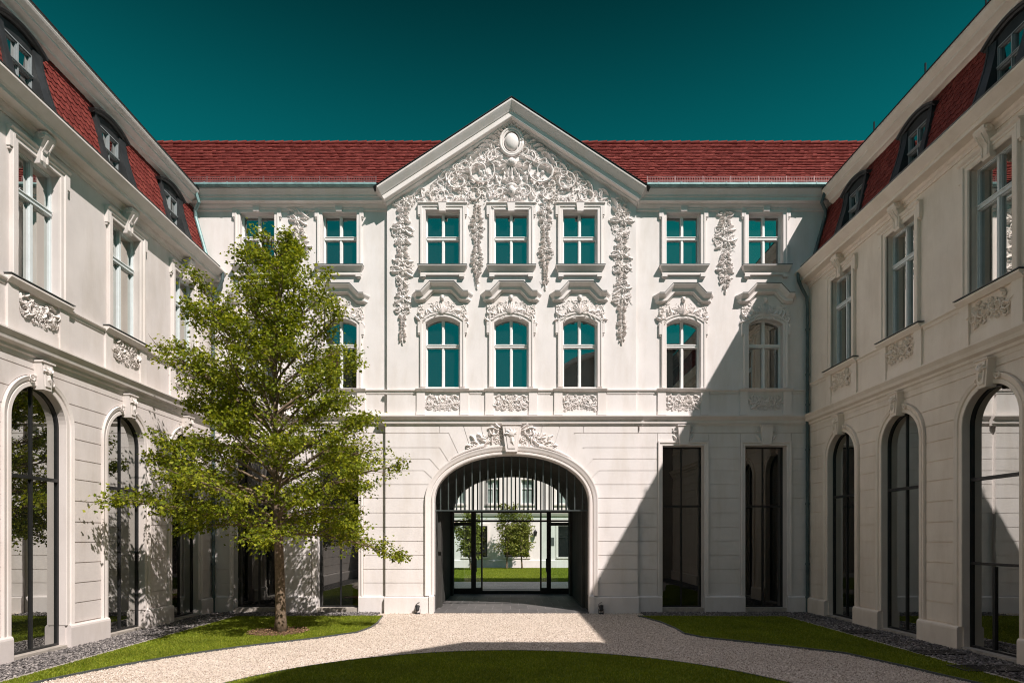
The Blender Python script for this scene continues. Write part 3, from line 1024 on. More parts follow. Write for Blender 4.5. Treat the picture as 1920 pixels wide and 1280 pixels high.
# ------------------------------------------------------------ main building
B = thing('palace_front', 'white baroque palace front with carved gable, tall archway and red tiled roof', 'building', (CEN, Y0, 0))
PJ = 0.15
HWC = 4.14
UPC = [(483, 0), (637, 0), (830, PJ), (958.6, PJ), (1087.5, PJ), (1281, 0), (1435, 0)]
UPc = [U(x, w) for x, w in UPC]
v_up0, v_up1 = V(500.6), V(400)
v_mi0, v_mis, v_mir = V(727.5), V(609), V(598) - V(609)
GRC = [478.5, 633.5, 1280.5, 1435.5]
GRc = [U(x) for x in GRC]
HW, HG = 0.565, 0.69
v_g0, v_g1 = 0.10, V(836)
A_HALF, A_SP, A_RISE = 2.60, 3.68, 1.60

def hole_up(c): return rect(c - HW, c + HW, v_up0, v_up1)
def hole_mi(c): return [(c - HW, v_mi0), (c + HW, v_mi0)] + list(reversed(seg_arc(c, HW, v_mis, v_mir)))
def hole_gr(c): return rect(c - HG, c + HG, v_g0, v_g1)

mb = MB(MAIN)
for (a, b, ci, gi) in ((-10.9, CEN - HWC, (0, 1), (0, 1)), (CEN + HWC, 10.9, (5, 6), (2, 3))):
    loops = [rect(a, b, -0.3, 13.95)]
    for i in ci: loops += [hole_up(UPc[i]), hole_mi(UPc[i])]
    for i in gi: loops += [hole_gr(GRc[i])]
    mb.plate(loops, 0.0, -0.42)
arch_in = [(CEN - A_HALF, -0.3)] + top_arc(CEN, A_HALF, A_SP, A_RISE, 28, 2.12) + [(CEN + A_HALF, -0.3)]
outer = [(CEN - HWC, -0.3)] + arch_in + [(CEN + HWC, -0.3), (CEN + HWC, 13.75), (CEN, 16.42), (CEN - HWC, 13.75)]
loops = [outer]
for i in (2, 3, 4): loops += [hole_up(UPc[i]), hole_mi(UPc[i])]
mb.plate(loops, PJ, -0.42)
mb.build('wall', M['wall'], B)

# inner shell: floors, rear wall with the same arch, outer ends
mb = MB(MAIN)
loops = [[(-18, -0.3)] + [(p[0], p[1]) for p in arch_in] + [(18, -0.3), (18, 14.1), (-18, 14.1)]]
mb.plate(loops, -7.35, -7.1)
mb.box(-18, CEN - 3.2, 13.7, 13.9, -7.0, -0.5); mb.box(CEN + 3.2, 18, 13.7, 13.9, -7.0, -0.5)
mb.build('rear_wall', M['wall'], B)
# barrel vault of the passage
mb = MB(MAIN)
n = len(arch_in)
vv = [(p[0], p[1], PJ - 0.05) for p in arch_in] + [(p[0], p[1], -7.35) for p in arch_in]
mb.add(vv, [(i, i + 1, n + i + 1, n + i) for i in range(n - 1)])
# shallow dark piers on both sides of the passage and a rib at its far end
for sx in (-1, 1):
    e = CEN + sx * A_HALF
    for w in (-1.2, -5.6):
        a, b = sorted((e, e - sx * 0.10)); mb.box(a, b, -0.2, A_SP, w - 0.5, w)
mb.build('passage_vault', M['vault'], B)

# banded facing --------------------------------------------------------------
GAP, DEP = 0.010, 0.026
lines_px = [797, 812, 839, 860, 882, 908, 933.5, 961, 988, 1014, 1040.5, 1066.5, 1092, 1117]
zs = [V(p) for p in lines_px]
def block(poly, w0):
    q = inset(poly, GAP)
    mb.plate([q], w0 + DEP, w0)
    return q
# side bays
for (a, b, cs) in ((-10.0, CEN - HWC - 0.05, (GRc[0], GRc[1])), (CEN + HWC + 0.05, 10.0, (GRc[2], GRc[3]))):
    e = HG + 0.165
    mb = MB(MAIN)
    for i in range(len(zs) - 1):
        zt, zb = zs[i], zs[i + 1]
        if zb > v_g1 + 0.14:
            block(rect(a, b, zb, zt), 0); continue
        segs = [a, cs[0] - e, cs[0] + e, cs[1] - e, cs[1] + e, b]
        for k in (0, 2, 4):
            if segs[k + 1] - segs[k] > 0.08: block(rect(segs[k], segs[k + 1], zb, min(zt, 99)), 0)
        if zt > v_g1 + 0.165:
            for c in cs: block(rect(c - e, c + e, v_g1 + 0.165, zt), 0)
    mb.build('banded_facing', M['wall'], B)
# centre with voussoirs round the arch
XH, XR, XS = 2.865, 1.87, 3.68
def ex(z):
    t = (z - XS) / XR
    return XH if t <= 0 else (0 if t >= 1 else XH * (1 - t ** 2.12) ** (1 / 2.12))
def ez(x):
    t = min(1, abs(x) / XH)
    return XS + XR * (1 - t ** 2.12) ** (1 / 2.12)
def px(x): return (x - 958.8) * (Y0 - PJ) / F
def arcpts(x0, x1, n=5):
    return [(x0 + (x1 - x0) * i / n, ez(x0 + (x1 - x0) * i / n)) for i in range(n + 1)]
E = px(722)
Z = [V(p, PJ) for p in lines_px]
kn = {1: (px(841), px(861)), 2: (px(824), px(841)), 3: (px(805), px(823)), 4: (px(794), px(810))}
polys = [rect(E, px(824), Z[1], Z[0]),
         [(px(824), Z[0]), (px(868), Z[0])] + list(reversed(arcpts(kn[1][1], px(883)))) + [(kn[1][0], Z[1]), (px(824), Z[1])],
         [(px(868), Z[0]), (px(901), Z[0])] + list(reversed(arcpts(px(883), px(910)))),
         [(px(901), Z[0]), (px(936), Z[0])] + list(reversed(arcpts(px(910), px(941))))]
for i in (1, 2, 3):
    polys.append([(E, Z[i]), (kn[i][0], Z[i])] + list(reversed(arcpts(kn[i + 1][1], kn[i][1], 3))) + [(kn[i + 1][0], Z[i + 1]), (E, Z[i + 1])])
x5 = -ex(Z[5])
polys.append([(E, Z[4]), (kn[4][0], Z[4])] + list(reversed(arcpts(x5, kn[4][1], 3))) + [(E, Z[5])])
for i in range(5, len(Z) - 1):
    zt, zb = Z[i], Z[i + 1]
    right = [(-ex(zt + (zb - zt) * k / 3), zt + (zb - zt) * k / 3) for k in range(4)]
    polys.append([(E, zt)] + right + [(E, zb)])
for sx in (1, -1):
    mb = MB(MAIN)
    for p in polys:
        block([(CEN + sx * q[0], q[1]) for q in p], PJ)
    mb.build('banded_facing', M['wall'], B)

# plinths
def plinth(a, b, w0, d=0.10):
    mb = MB(MAIN)
    mb.prism(a, b, [(w0, -0.2), (w0 + d, -0.2), (w0 + d, 0.52), (w0 + d - 0.035, 0.56), (w0, 0.56)])
    mb.build('plinth', M['wall'], B)
g = HG + 0.02
plinth(-10.0, GRc[0] - g, 0); plinth(GRc[0] + g, GRc[1] - g, 0); plinth(GRc[1] + g, CEN - HWC - 0.06, 0)
plinth(CEN + HWC + 0.06, GRc[2] - g, 0); plinth(GRc[2] + g, GRc[3] - g, 0); plinth(GRc[3] + g, 10.0, 0)
plinth(CEN - HWC - 0.07, CEN - A_HALF - 0.13, PJ); plinth(CEN + A_HALF + 0.13, CEN + HWC + 0.07, PJ)
for sx in (-1, 1):
    a, b = sorted((CEN + sx * (A_HALF + 0.131), CEN + sx * (A_HALF - 0.03)))
    mb = MB(MAIN)
    mb.prism(a, b, [(PJ - 0.25, -0.2), (PJ + 0.14, -0.2), (PJ + 0.14, 0.56), (PJ + 0.10, 0.60), (PJ - 0.25, 0.60)])
    mb.build('plinth', M['wall'], B)

# archivolt
mb = MB(MAIN)
path = [(CEN - A_HALF, 0.58)] + top_arc(CEN, A_HALF, A_SP, A_RISE, 40, 2.12) + [(CEN + A_HALF, 0.58)]
mb.sweep(path, [(-0.03, PJ - 0.30), (-0.03, PJ + 0.05), (0.0, PJ + 0.07), (0.05, PJ + 0.07), (0.065, PJ + 0.035), (0.10, PJ + 0.035), (0.12, PJ + 0.075), (0.19, PJ + 0.095), (0.235, PJ + 0.115), (0.265, PJ + 0.115), (0.275, PJ - 0.01)])
mb.build('archivolt', M['trim'], B)

# keystone of the arch with carved brackets
keystone(B, MAIN, CEN, V(848, PJ), V(796, PJ), 0.38, 0.62, PJ, 0.20, M['trim'], True, 'arch_keystone')
for sx in (-1, 1):
    rng = random.Random(5)
    f2 = MB(MAIN)
    for t in range(9):
        q = t / 8
        u = CEN + sx * (0.36 + 0.98 * q); v = V(800 + 34 * q ** 0.9, PJ)
        o_leaf(f2, u, v - 0.05 + rng.uniform(-.05, .04), math.pi / 2 - sx * rng.uniform(-0.2, 1.6), rng.uniform(.20, .36), 0.13, 0, 0.12, sx * rng.uniform(-1.6, 1.2))
        o_leaf(f2, u, v - 0.16 + rng.uniform(-.04, .06), -math.pi / 2 + sx * rng.uniform(0.2, 2.0), rng.uniform(.18, .32), 0.12, 0, 0.10, sx * rng.uniform(-1.2, 1.2))
    o_scroll(f2, CEN + sx * 0.55, V(808, PJ), 0.19, math.pi / 2, -sx, 1.35, 0.22, 0, 0.06, 0.1)
    o_scroll(f2, CEN + sx * 0.82, V(822, PJ), 0.16, 0.5, sx, 1.3, 0.22, 0, 0.05, 0.1)
    o_scroll(f2, CEN + sx * 1.30, V(835, PJ), 0.12, 2.2, -sx, 1.3, 0.24, 0, 0.05, 0.05)
    pts = [(CEN + sx * (0.9 + 0.16 * k), ez(0.9 + 0.16 * k) + 0.075 - 0.004 * k, 0.05) for k in range(8)]
    f2.tube(pts, [0.06, 0.055, 0.05, 0.045, 0.04, 0.035, 0.03, 0.015], 6)
    o_flower(f2, CEN + sx * 0.44, V(824, PJ), 0.11, 0, 5)
    o_fill(f2, lambda u, v: 0.36 < sx * (u - CEN) < 1.25 and v < V(803 + 30 * ((sx * (u - CEN) - .36) / .9), PJ) + 0.03 and v > ez(u - CEN) + 0.06, (CEN - 1.3, CEN + 1.3, V(845, PJ), V(795, PJ)), 26, 0.13, rng)
    mb = MB(MAIN); mb.add([(p[0], p[1], p[2] + PJ + DEP) for p in f2.v], f2.f)
    mb.build('arch_carving', M['trim'], B)

# string courses
def strings(fr, mat, parent):
    pass
mb = MB(MAIN)
def stringc(a, b, w0, d=0.22):
    t, m_ = V(778, w0 + .2), V(794, w0 + .1)
    mb.prism(a, b, [(w0 - .02, m_ - 0.05), (w0 + 0.05, m_ - 0.05), (w0 + 0.06, m_), (w0 + 0.10, m_ + 0.02), (w0 + 0.10, m_ + 0.12), (w0 + 0.125, m_ + 0.135), (w0 + 0.16, m_ + 0.175), (w0 + d, t - 0.035), (w0 + d, t), (w0 - .02, t + 0.03)])
stringc(-10.0, CEN - HWC - 0.10, 0); stringc(CEN + HWC + 0.10, 10.0, 0)
stringc(CEN - HWC - 0.22, CEN + HWC + 0.22, PJ)
mb.build('string_course', M['trim'], B)
mb = MB(MAIN)
def sillstring(a, b, w0):
    t = V(731, w0)
    mb.prism(a, b, [(w0 - .02, t - 0.13), (w0 + 0.02, t - 0.13), (w0 + 0.025, t - 0.05), (w0 + 0.075, t - 0.02), (w0 + 0.075, t), (w0 - .02, t + 0.02)])
def apron(c, w0):
    """pilaster strips of the apron below a middle window, sill lip above"""
    t = V(731, w0); b = V(778, w0)
    for sx in (-1, 1):
        a0, a1 = sorted((c + sx * 0.585, c + sx * 0.86))
        mb.box(a0, a1, b + 0.0, t - 0.05, w0 - 0.02, w0 + 0.05)
        mb.box(a0 - 0.012, a1 + 0.012, b + 0.0, b + 0.12, w0 - 0.02, w0 + 0.064)
    mb.prism(c - 0.89, c + 0.89, [(w0 - .02, t - 0.05), (w0 + 0.06, t - 0.05), (w0 + 0.10, t - 0.03), (w0 + 0.135, t + 0.01), (w0 + 0.135, t + 0.03), (w0 - .1, t + 0.045)])
edges = []
for (a, b, ids, w0) in ((-10.0, CEN - HWC - 0.075, (0, 1), 0), (CEN - HWC - 0.07, CEN + HWC + 0.07, (2, 3, 4), PJ), (CEN + HWC + 0.075, 10.0, (5, 6), 0)):
    p = a
    for i in ids:
        sillstring(p, UPc[i] - 0.892, w0); p = UPc[i] + 0.892
        apron(UPc[i], w0)
    sillstring(p, b, w0)
    mb.box(a, b, V(780, w0), V(773, w0), w0 - 0.02, w0 + 0.02)
mb.build('sill_string', M['trim'], B)

# main cornice and gutter
CORN = [(-0.02, 13.40), (0.05, 13.42), (0.06, 13.49), (0.14, 13.55), (0.16, 13.60), (0.29, 13.62), (0.29, 13.72), (0.32, 13.74), (0.33, 13.79), (0.36, 13.82), (0.45, 13.92), (0.45, 13.96), (-0.02, 14.0)]
for (a, b) in ((-10.75, CEN - HWC - 0.02), (CEN + HWC + 0.02, 10.75)):
    mb = MB(MAIN); mb.prism(a, b, CORN)
    mb.build('cornice', M['trim'], B)
for (a, b) in ((-10.35, CEN - HWC - 0.28), (CEN + HWC + 0.28, 10.35)):
    mb = MB(MAIN)
    mb.tube([(a, 14.02, 0.50), (b, 14.02, 0.50)], 0.07, 10)
    k = 7
    for i in range(k + 1):
        u = a + (b - a) * (i + 0.5) / (k + 1)
        mb.tube([(u - 0.02, 14.02, 0.50), (u + 0.02, 14.02, 0.50)], 0.078, 10)
    mb.build('gutter', M['patina'], B, smooth=False)

# gable: raking cornice, capping
RK = 2.84 / 4.35
mb = MB(MAIN)
rp = [(-0.05, PJ - 0.02), (-0.05, PJ + 0.10), (-0.03, PJ + 0.15), (0.0, PJ + 0.16), (0.02, PJ + 0.29), (0.035, PJ + 0.30), (0.17, PJ + 0.30), (0.175, PJ + 0.325), (0.20, PJ + 0.345), (0.25, PJ + 0.395), (0.31, PJ + 0.455), (0.355, PJ + 0.495), (0.385, PJ + 0.50), (0.40, PJ + 0.50), (0.42, PJ - 0.3)]
za = 16.27
e_ = HWC + 0.02
path = [(CEN - e_, za - e_ * RK), (CEN, za), (CEN + e_, za - e_ * RK)]
mb.sweep(path, rp)
# horizontal returns at the feet
for sx in (-1, 1):
    vs, n = [], len(rp)
    d = Vector((sx, -RK)).normalized(); nn = Vector((sx * RK, 1)).normalized()
    foot = Vector((CEN + sx * e_, za - e_ * RK))
    for (q, w) in rp:
        p = foot + nn * q; vs.append((p.x, p.y, w))
    for (q, w) in rp:
        p = foot + nn * q + Vector((sx, -RK * 0.25)) * max(0, (w - PJ)) * 0.42; vs.append((p.x, p.y, -0.05))
    mb.add(vs, [(i, i + 1, n + i + 1, n + i) for i in range(n - 1)])
mb.build('gable_cornice', M['trim'], B)
mb = MB(MAIN)
mb.sweep([(CEN - e_ - 0.10, za - (e_ + 0.10) * RK), (CEN, za), (CEN + e_ + 0.10, za - (e_ + 0.10) * RK)], [(0.421, -0.3), (0.421, PJ + 0.52), (0.441, PJ + 0.525), (0.441, -0.3)])
mb.build('gable_capping', M['black'], B)

# roof -----------------------------------------------------------------------
RP = 1.0
EV = (14.06, -0.42)   # z, and Y0-offset (w = +0.42)
def roof_z(y): return 14.10 + (y - (Y0 - 0.42)) * RP
RIDGE_Y = 23.55
rz = roof_z(RIDGE_Y)
mb = MB(WORLD)
ey_ = Y0 - 0.42
for sx in (-1, 1):
    xo, xi = 18 * sx, CEN + sx * 4.30
    mb.add([(xo, ey_, 14.05), (xi, ey_, 14.05), (xi, Y0, 14.05 + 0.42 * RP), (xo, Y0, 14.05 + 0.42 * RP)], [(0, 1, 2, 3)])
mb.add([(-18, Y0, 14.05 + 0.42 * RP), (18, Y0, 14.05 + 0.42 * RP), (18, RIDGE_Y, rz - 0.05), (-18, RIDGE_Y, rz - 0.05), (18, 27.6, 14.05), (-18, 27.6, 14.05)], [(0, 1, 2, 3), (3, 2, 4, 5)])
# gable roof slopes running back into the main roof
gz = za + 0.42 / math.cos(math.atan(RK)) - 0.02
for sx in (-1, 1):
    mb.add([(CEN, Y0 - 0.5, gz), (CEN + sx * 4.34, Y0 - 0.5, gz - 4.34 * RK), (CEN + sx * 4.34, Y0 + 0.1, gz - 4.34 * RK), (CEN, Y0 + 2.9, gz)], [(0, 1, 2, 3)])
rf = mb.build('roof', M['underlay'], B)
rng = random.Random(3)
def tiles(mb, origin, du, dv, nrm, W_, H_, tw, th, rng, skip=None, lift=0.035, scallop=False):
    """overlapping clay tiles on a slope: du along the row, dv up the slope, nrm outward"""
    rows = int(H_ / th) + 1; cols = int(W_ / tw) + 1
    O, DU, DV, N = map(Vector, (origin, du, dv, nrm))
    for r in range(rows):
        off = (r % 2) * tw * 0.5
        jr = rng.uniform(-0.004, 0.004)
        for c in range(-1, cols):
            u = c * tw + off + rng.uniform(-0.003, 0.003); v = r * th + jr + rng.uniform(-0.006, 0.006)
            if u < 0 or u + tw > W_ or v > H_ - 0.02: continue
            if skip is not None and skip(O + DU * (u + tw / 2) + DV * (v + th / 2)): continue
            l = lift * rng.uniform(0.8, 1.25); g_ = 0.004
            top = min(v + th * 1.12, H_ + 0.02)
            a = O + DU * (u + g_) + DV * v; b = O + DU * (u + tw - g_) + DV * v
            c_ = O + DU * (u + tw - g_) + DV * top; d = O + DU * (u + g_) + DV * top
            up = N * l; lo = N * 0.006
            base = len(mb.v)
            if scallop:
                m1 = O + DU * (u + tw * 0.28) + DV * (v - th * 0.26); m2 = O + DU * (u + tw * 0.72) + DV * (v - th * 0.26)
                mb.v.extend([tuple(a + up), tuple(m1 + up), tuple(m2 + up), tuple(b + up), tuple(c_ + lo), tuple(d + lo),
                             tuple(a), tuple(m1), tuple(m2), tuple(b)])
                for f in ((0, 1, 2, 3, 4, 5), (6, 7, 1, 0), (7, 8, 2, 1), (8, 9, 3, 2)):
                    mb.f.append(tuple(base + i for i in f))
            else:
                mb.v.extend([tuple(a + up), tuple(b + up), tuple(c_ + lo), tuple(d + lo), tuple(a), tuple(b)])
                for f in ((0, 1, 2, 3), (4, 5, 1, 0), (0, 3, 4), (1, 5, 2)):
                    mb.f.append(tuple(base + i for i in f))
mb = MB(WORLD)
sl_ = math.hypot(1, RP)
H_ = (RIDGE_Y - (Y0 - 0.40)) * sl_
def in_gable(p): return abs(p.x - CEN) < (gz - p.z) / RK + 0.02 and p.z < gz + 0.05
tiles(mb, (-14.6, Y0 - 0.40, 14.12), (1, 0, 0), (0, 1 / sl_, RP / sl_), (0, -RP / sl_, 1 / sl_), 29.2, H_, 0.165, 0.215, rng, in_gable, 0.036)
mb.build('roof_tiles', M['tile'], rf)
mb = MB(WORLD)
x = -14.6
while x < 14.6:
    mb.tube([(x, RIDGE_Y, rz + 0.0), (x + 0.36, RIDGE_Y, rz + 0.018)], [0.085, 0.105], 8)
    x += 0.36
mb.build('ridge_tiles', M['tile'], rf)
# snow guard lattice above the gutter
for (a, b) in ((-10.9, CEN - HWC - 0.32), (CEN + HWC + 0.32, 10.9)):
    mb = MB(WORLD)
    y = Y0 - 0.36; z0 = 14.13
    for z in (z0, z0 + 0.09, z0 + 0.21):
        mb.box(a, b, y - 0.008, y + 0.008, z, z + 0.012)
    k = int((b - a) / 0.055)
    for i in range(k):
        q = a + i * 0.055 + rng.uniform(-0.004, 0.004)
        mb.box(q, q + 0.010, y - 0.006, y + 0.006, z0, z0 + 0.22)
    k = int((b - a) / 0.9)
    for i in range(k + 1):
        q = a + i * (b - a) / k
        mb.box(q - 0.014, q + 0.014, y - 0.01, y + 0.22, z0 - 0.02, z0 + 0.01)
        mb.box(q - 0.014, q + 0.014, y - 0.012, y + 0.012, z0, z0 + 0.25)
    mb.build('snow_guard', plain('snow_guard_metal', (0.22, 0.12, 0.12), 0.5, 0.3), rf)

# windows ----------------------------------------------------------------------
for i, (pxx, w0) in enumerate(UPC):
    c = UPc[i]
    wn = casement(B, MAIN, c, HW, v_up0, v_up1, 0, V(443.5, w0), w0 - 0.22, M['wood'], M['glass'])
    surround(wn, MAIN, c, HW, v_up0, v_up1, 0, w0, M['trim'], ear_h=0.33)
    mb = MB(MAIN); top_lip(mb, c, HW + 0.26, v_up1 + 0.175, w0)
    mb.build('window_head', M['trim'], wn)
    sill_upper(wn, MAIN, c, V(501, w0), w0, M['trim'])
    keystone(wn, MAIN, c, V(399, w0), V(379, w0) + (0.04 if w0 == 0 else -0.05), 0.20, 0.27, w0, 0.13, M['trim'], lip=False)
    wn = casement(B, MAIN, c, HW, v_mi0, v_mis, v_mir, V(646.5, w0), w0 - 0.22, M['wood'], M['glass'])
    surround(wn, MAIN, c, HW, v_mi0, v_mis, v_mir, w0, M['trim'], ear_h=0.36)
    fan_relief(wn, MAIN, c, w0, M['trim'], 40 + i)
    hood(wn, MAIN, c, w0, M['trim'])
    panel_relief(wn, MAIN, c - 0.55, c + 0.55, V(769.5, w0), V(741, w0), w0 + 0.01, M['trim'], 60 + i)

def tall_window(parent, fr, outline, uc, v0, vtop, vt, gw, posts, label=None, extra=None):
    mb = MB(fr)
    inner = closed_bars(mb, outline, 0.045, gw - 0.03, gw + 0.04)
    half = max(abs(p[0] - uc) for p in outline)
    mb.box(uc - half + 0.045, uc + half - 0.045, vt - 0.035, vt + 0.035, gw - 0.03, gw + 0.06)
    for (u, a, b, t) in posts:
        mb.box(u - t / 2, u + t / 2, a, b, gw - 0.03, gw + 0.035)
    if extra: extra(mb)
    w = mb.build('tall_window', M['black'], parent)
    g = MB(fr); g.plate([inset(outline, 0.012)], gw, gw - 0.01, sides=False)
    g.build('pane', M['darkglass'], w)
    if label: w['label'] = label
    return w
for i, c in enumerate(GRc):
    o = hole_gr(c)
    vt = V(948)
    w = tall_window(B, MAIN, rect(c - HG, c + HG, v_g0 + 0.06, v_g1), c, v_g0, v_g1, vt, -0.30, [(c + 0.02, v_g0 + 0.1, vt - 0.035, 0.055), (c + 0.02, vt + 0.035, v_g1 - 0.045, 0.035)])
    surround(w, MAIN, c, HG, 0.56, v_g1, 0, 0.0, M['trim'], ears=False, wd=0.9)
    mb = MB(MAIN); mb.box(c - HG - 0.0, c + HG + 0.0, -0.05, v_g0 + 0.06, -0.40, 0.03)
    mb.build('sill', M['kerb'], w)
    keystone(w, MAIN, c, V(834), V(797), 0.28, 0.40, 0.0, 0.14, M['trim'], False)
    f2 = MB(MAIN)
    for sx in (-1, 1):
        o_leaf(f2, c + sx * 0.2, V(830), math.pi / 2 - sx * 0.2, 0.3, 0.10, 0.03, 0.08, -sx * 0.8)
        o_scroll(f2, c + sx * 0.25, V(806), 0.10, math.pi / 2, -sx, 1.1, 0.16, 0.03, 0.03, 0.14)
    f2.build('bracket_carving', M['trim'], w)

# gable carving --------------------------------------------------------------------
rng = random.Random(21)
f2 = MB(MAIN)
def zline(u): return za - abs(u - CEN) * RK - 0.10
# cartouche
cz = V(268, PJ)
f2c = MB(MAIN)
o_blob(f2c, CEN, cz, 0.235, 0.30, 0.15, 0.03, 20, 5)
for (r1, r2, th, w) in ((0.30, 0.37, 0.035, 0.05), (0.37, 0.445, 0.05, 0.06)):
    pts = [(CEN + r1 * math.cos(t), cz + r2 * math.sin(t), w) for t in [2 * math.pi * k / 28 for k in range(29)]]
    f2c.tube(pts, th, 6)
f2c_m = MB(MAIN); f2c_m.add([(p[0], p[1], p[2] + PJ) for p in f2c.v], f2c.f)
f2c_m.build('cartouche', M['trim'], B, smooth=True)
# crown of palm leaves above the cartouche, lobes round it
for k in range(-5, 6):
    a = math.pi / 2 + k * 0.26
    o_leaf(f2, CEN + 0.36 * math.cos(a), cz + 0.42 * math.sin(a), a, 0.40 - abs(k) * 0.015, 0.15, 0, 0.17, -0.5 * (k > 0) + 0.5 * (k < 0))
o_flower(f2, CEN, cz + 0.60, 0.14, 0.05, 6)
for sx in (-1, 1):
    m = lambda a: a if sx > 0 else math.pi - a
    S = lambda du, dz, r, a, sg, tr=1.3, th=0.17, tail=0.0: o_scroll(f2, CEN + sx * du, dz, r, m(a), sg * sx, tr, th, 0, r * 0.22, tail)
    S(0.50, cz + 0.42, 0.16, 0.0, 1)
    S(0.58, cz - 0.52, 0.26, 2.4, -1, 1.3, 0.2, 0.25)
    S(0.92, cz - 0.10, 0.20, 2.6, 1, 1.3, 0.2, 0.2)
    S(1.02, cz - 0.98, 0.48, 2.2, 1, 1.5, 0.13, 0.5)
    S(1.62, cz - 0.72, 0.22, 0.2, -1, 1.3, 0.18, 0.25)
    S(1.78, cz - 1.30, 0.36, 1.8, -1, 1.4, 0.14, 0.4)
    S(2.35, cz - 1.12, 0.20, 0.4, 1, 1.3, 0.18, 0.2)
    S(2.50, cz - 1.75, 0.30, 2.2, 1, 1.4, 0.15, 0.35)
    S(3.05, cz - 1.72, 0.20, 0.4, -1, 1.3, 0.18, 0.25)
    S(0.42, cz - 1.62, 0.24, 2.0, -1, 1.3, 0.18, 0.25)
    S(1.25, cz - 1.75, 0.26, 0.8, 1, 1.3, 0.17, 0.3)
    S(1.70, cz - 2.02, 0.20, 3.0, -1, 1.3, 0.17, 0.2)
    for q in range(7):   # big acanthus sweeping out beside the cartouche
        o_leaf(f2, CEN + sx * (0.42 + 0.14 * q), cz + 0.05 - 0.10 * q, m(0.75 - 0.22 * q), 0.42, 0.15, 0, 0.15, -sx * 0.9)
        o_leaf(f2, CEN + sx * (0.30 + 0.17 * q), cz - 0.42 - 0.10 * q, m(-0.9 + 0.1 * q), 0.40, 0.14, 0, 0.13, sx * 1.0)
    for q in range(6):   # ribbon running down under the cornice
        o_leaf(f2, CEN + sx * (1.2 + 0.42 * q), cz - 0.42 - 0.285 * q, m(-0.1 - 0.5 * (q % 2)), 0.40, 0.14, 0, 0.13, -sx * 0.9)
        o_leaf(f2, CEN + sx * (1.35 + 0.40 * q), cz - 0.75 - 0.27 * q, m(1.2 - 2.4 * (q % 2)), 0.34, 0.13, 0, 0.12, sx * 1.1)
# figure head under the cartouche
o_blob(f2, CEN, cz - 0.68, 0.17, 0.15, 0.20, 0, 10, 4)
o_blob(f2, CEN, cz - 1.62, 0.13, 0.19, 0.20, 0, 10, 4)
o_blob(f2, CEN, cz - 1.44, 0.18, 0.09, 0.15, 0, 10, 3)
for k in range(-3, 4):
    o_leaf(f2, CEN + k * 0.05, cz - 1.85, -math.pi / 2 + k * 0.33, 0.34, 0.12, 0, 0.13, 0.2 * k)
    o_leaf(f2, CEN + k * 0.05, cz - 0.80, -math.pi / 2 + k * 0.40, 0.42, 0.12, 0, 0.13, 0.2 * k)
    o_leaf(f2, CEN + k * 0.04, cz - 1.35, math.pi / 2 + k * 0.42, 0.26, 0.10, 0, 0.12, -0.2 * k)
vtopw = V(388, PJ)
def tymp(u, v):
    if v > zline(u): return False
    if ((u - CEN) / 0.47) ** 2 + ((v - cz) / 0.56) ** 2 < 1: return False
    au = abs(u - CEN)
    lo = vtopw + (0.02 if au < 2.95 else 0.1)
    if au > 1.55 and v > zline(u) - 0.16 * (au - 1.2): return False
    return v > lo
o_fill(f2, tymp, (CEN, CEN + 4.0, vtopw, za), 70, 0.24, rng, sym=CEN, depth=1.2, gap=0.72, mix=(0.34, 0.42, 0.06))
o_fill(f2, tymp, (CEN, CEN + 4.0, vtopw, za), 130, 0.11, rng, sym=CEN, depth=1.4, gap=0.7, mix=(0.2, 0.5, 0.1))
tm = MB(MAIN); tm.add([(p[0], p[1], p[2] + PJ) for p in f2.v], f2.f)
tm.build('gable_carving', M['trim'], B)

def festoon(name, uc, vt, vb, hw, w0, seed, n, label=None):
    """a hanging garland: knots of flowers, leaves and scrolls tapering to a drop"""
    rng = random.Random(seed)
    f2 = MB(MAIN)
    L_ = vt - vb
    def half(v):
        t = (vt - v) / L_
        env = 1.0 if t < 0.62 else 1.0 - 0.75 * (t - 0.62) / 0.38
        return hw * env * (0.72 + 0.28 * math.sin(t * L_ * 5.2 + seed))
    v = vt - 0.1
    k = 0
    while v > vb + 0.12:
        h = half(v)
        o_flower(f2, uc + rng.uniform(-.25, .25) * h, v, h * 0.46, 0.03, 5 + k % 2, rng.uniform(0, 2))
        for sx in (-1, 1):
            if k % 2 == 0:
                o_scroll(f2, uc + sx * h * 0.70, v - h * 0.3, h * 0.42, rng.uniform(0, 6.2), sx * rng.choice((-1, 1)), 1.3, 0.24, 0, 0.04, h * 0.4)
            o_leaf(f2, uc + sx * h * 0.25, v, -math.pi / 2 + sx * rng.uniform(0.3, 1.6), h * 1.1, h * 0.42, 0, 0.10, sx * 1.0)
            o_leaf(f2, uc + sx * h * 0.2, v + 0.05, math.pi / 2 - sx * rng.uniform(0.5, 1.7), h * 0.95, h * 0.38, 0, 0.09, -sx * 1.0)
        v -= h * rng.uniform(1.0, 1.4); k += 1
    o_leaf(f2, uc, vb + 0.18, -math.pi / 2, 0.24, 0.10, 0, 0.08, 0.1)
    o_fill(f2, lambda u, v_: abs(u - uc) < half(v_) and vb + .15 < v_ < vt, (uc - hw, uc + hw, vb, vt), n, 0.11, rng, depth=1.3, gap=0.52)
    o_fill(f2, lambda u, v_: abs(u - uc) < half(v_) and vb + .15 < v_ < vt, (uc - hw, uc + hw, vb, vt), n, 0.07, rng, depth=1.6, gap=0.6, mix=(0.1, 0.5, 0.2))
    mb = MB(MAIN); mb.add([(p[0], p[1], p[2] + w0) for p in f2.v], f2.f)
    o = mb.build(name, M['trim'], B)
    if label: o['label'] = label
festoon('festoon', U(755, PJ), V(372, PJ), V(644, PJ), 0.33, PJ, 2, 150, 'long carved garland left of the gable windows')
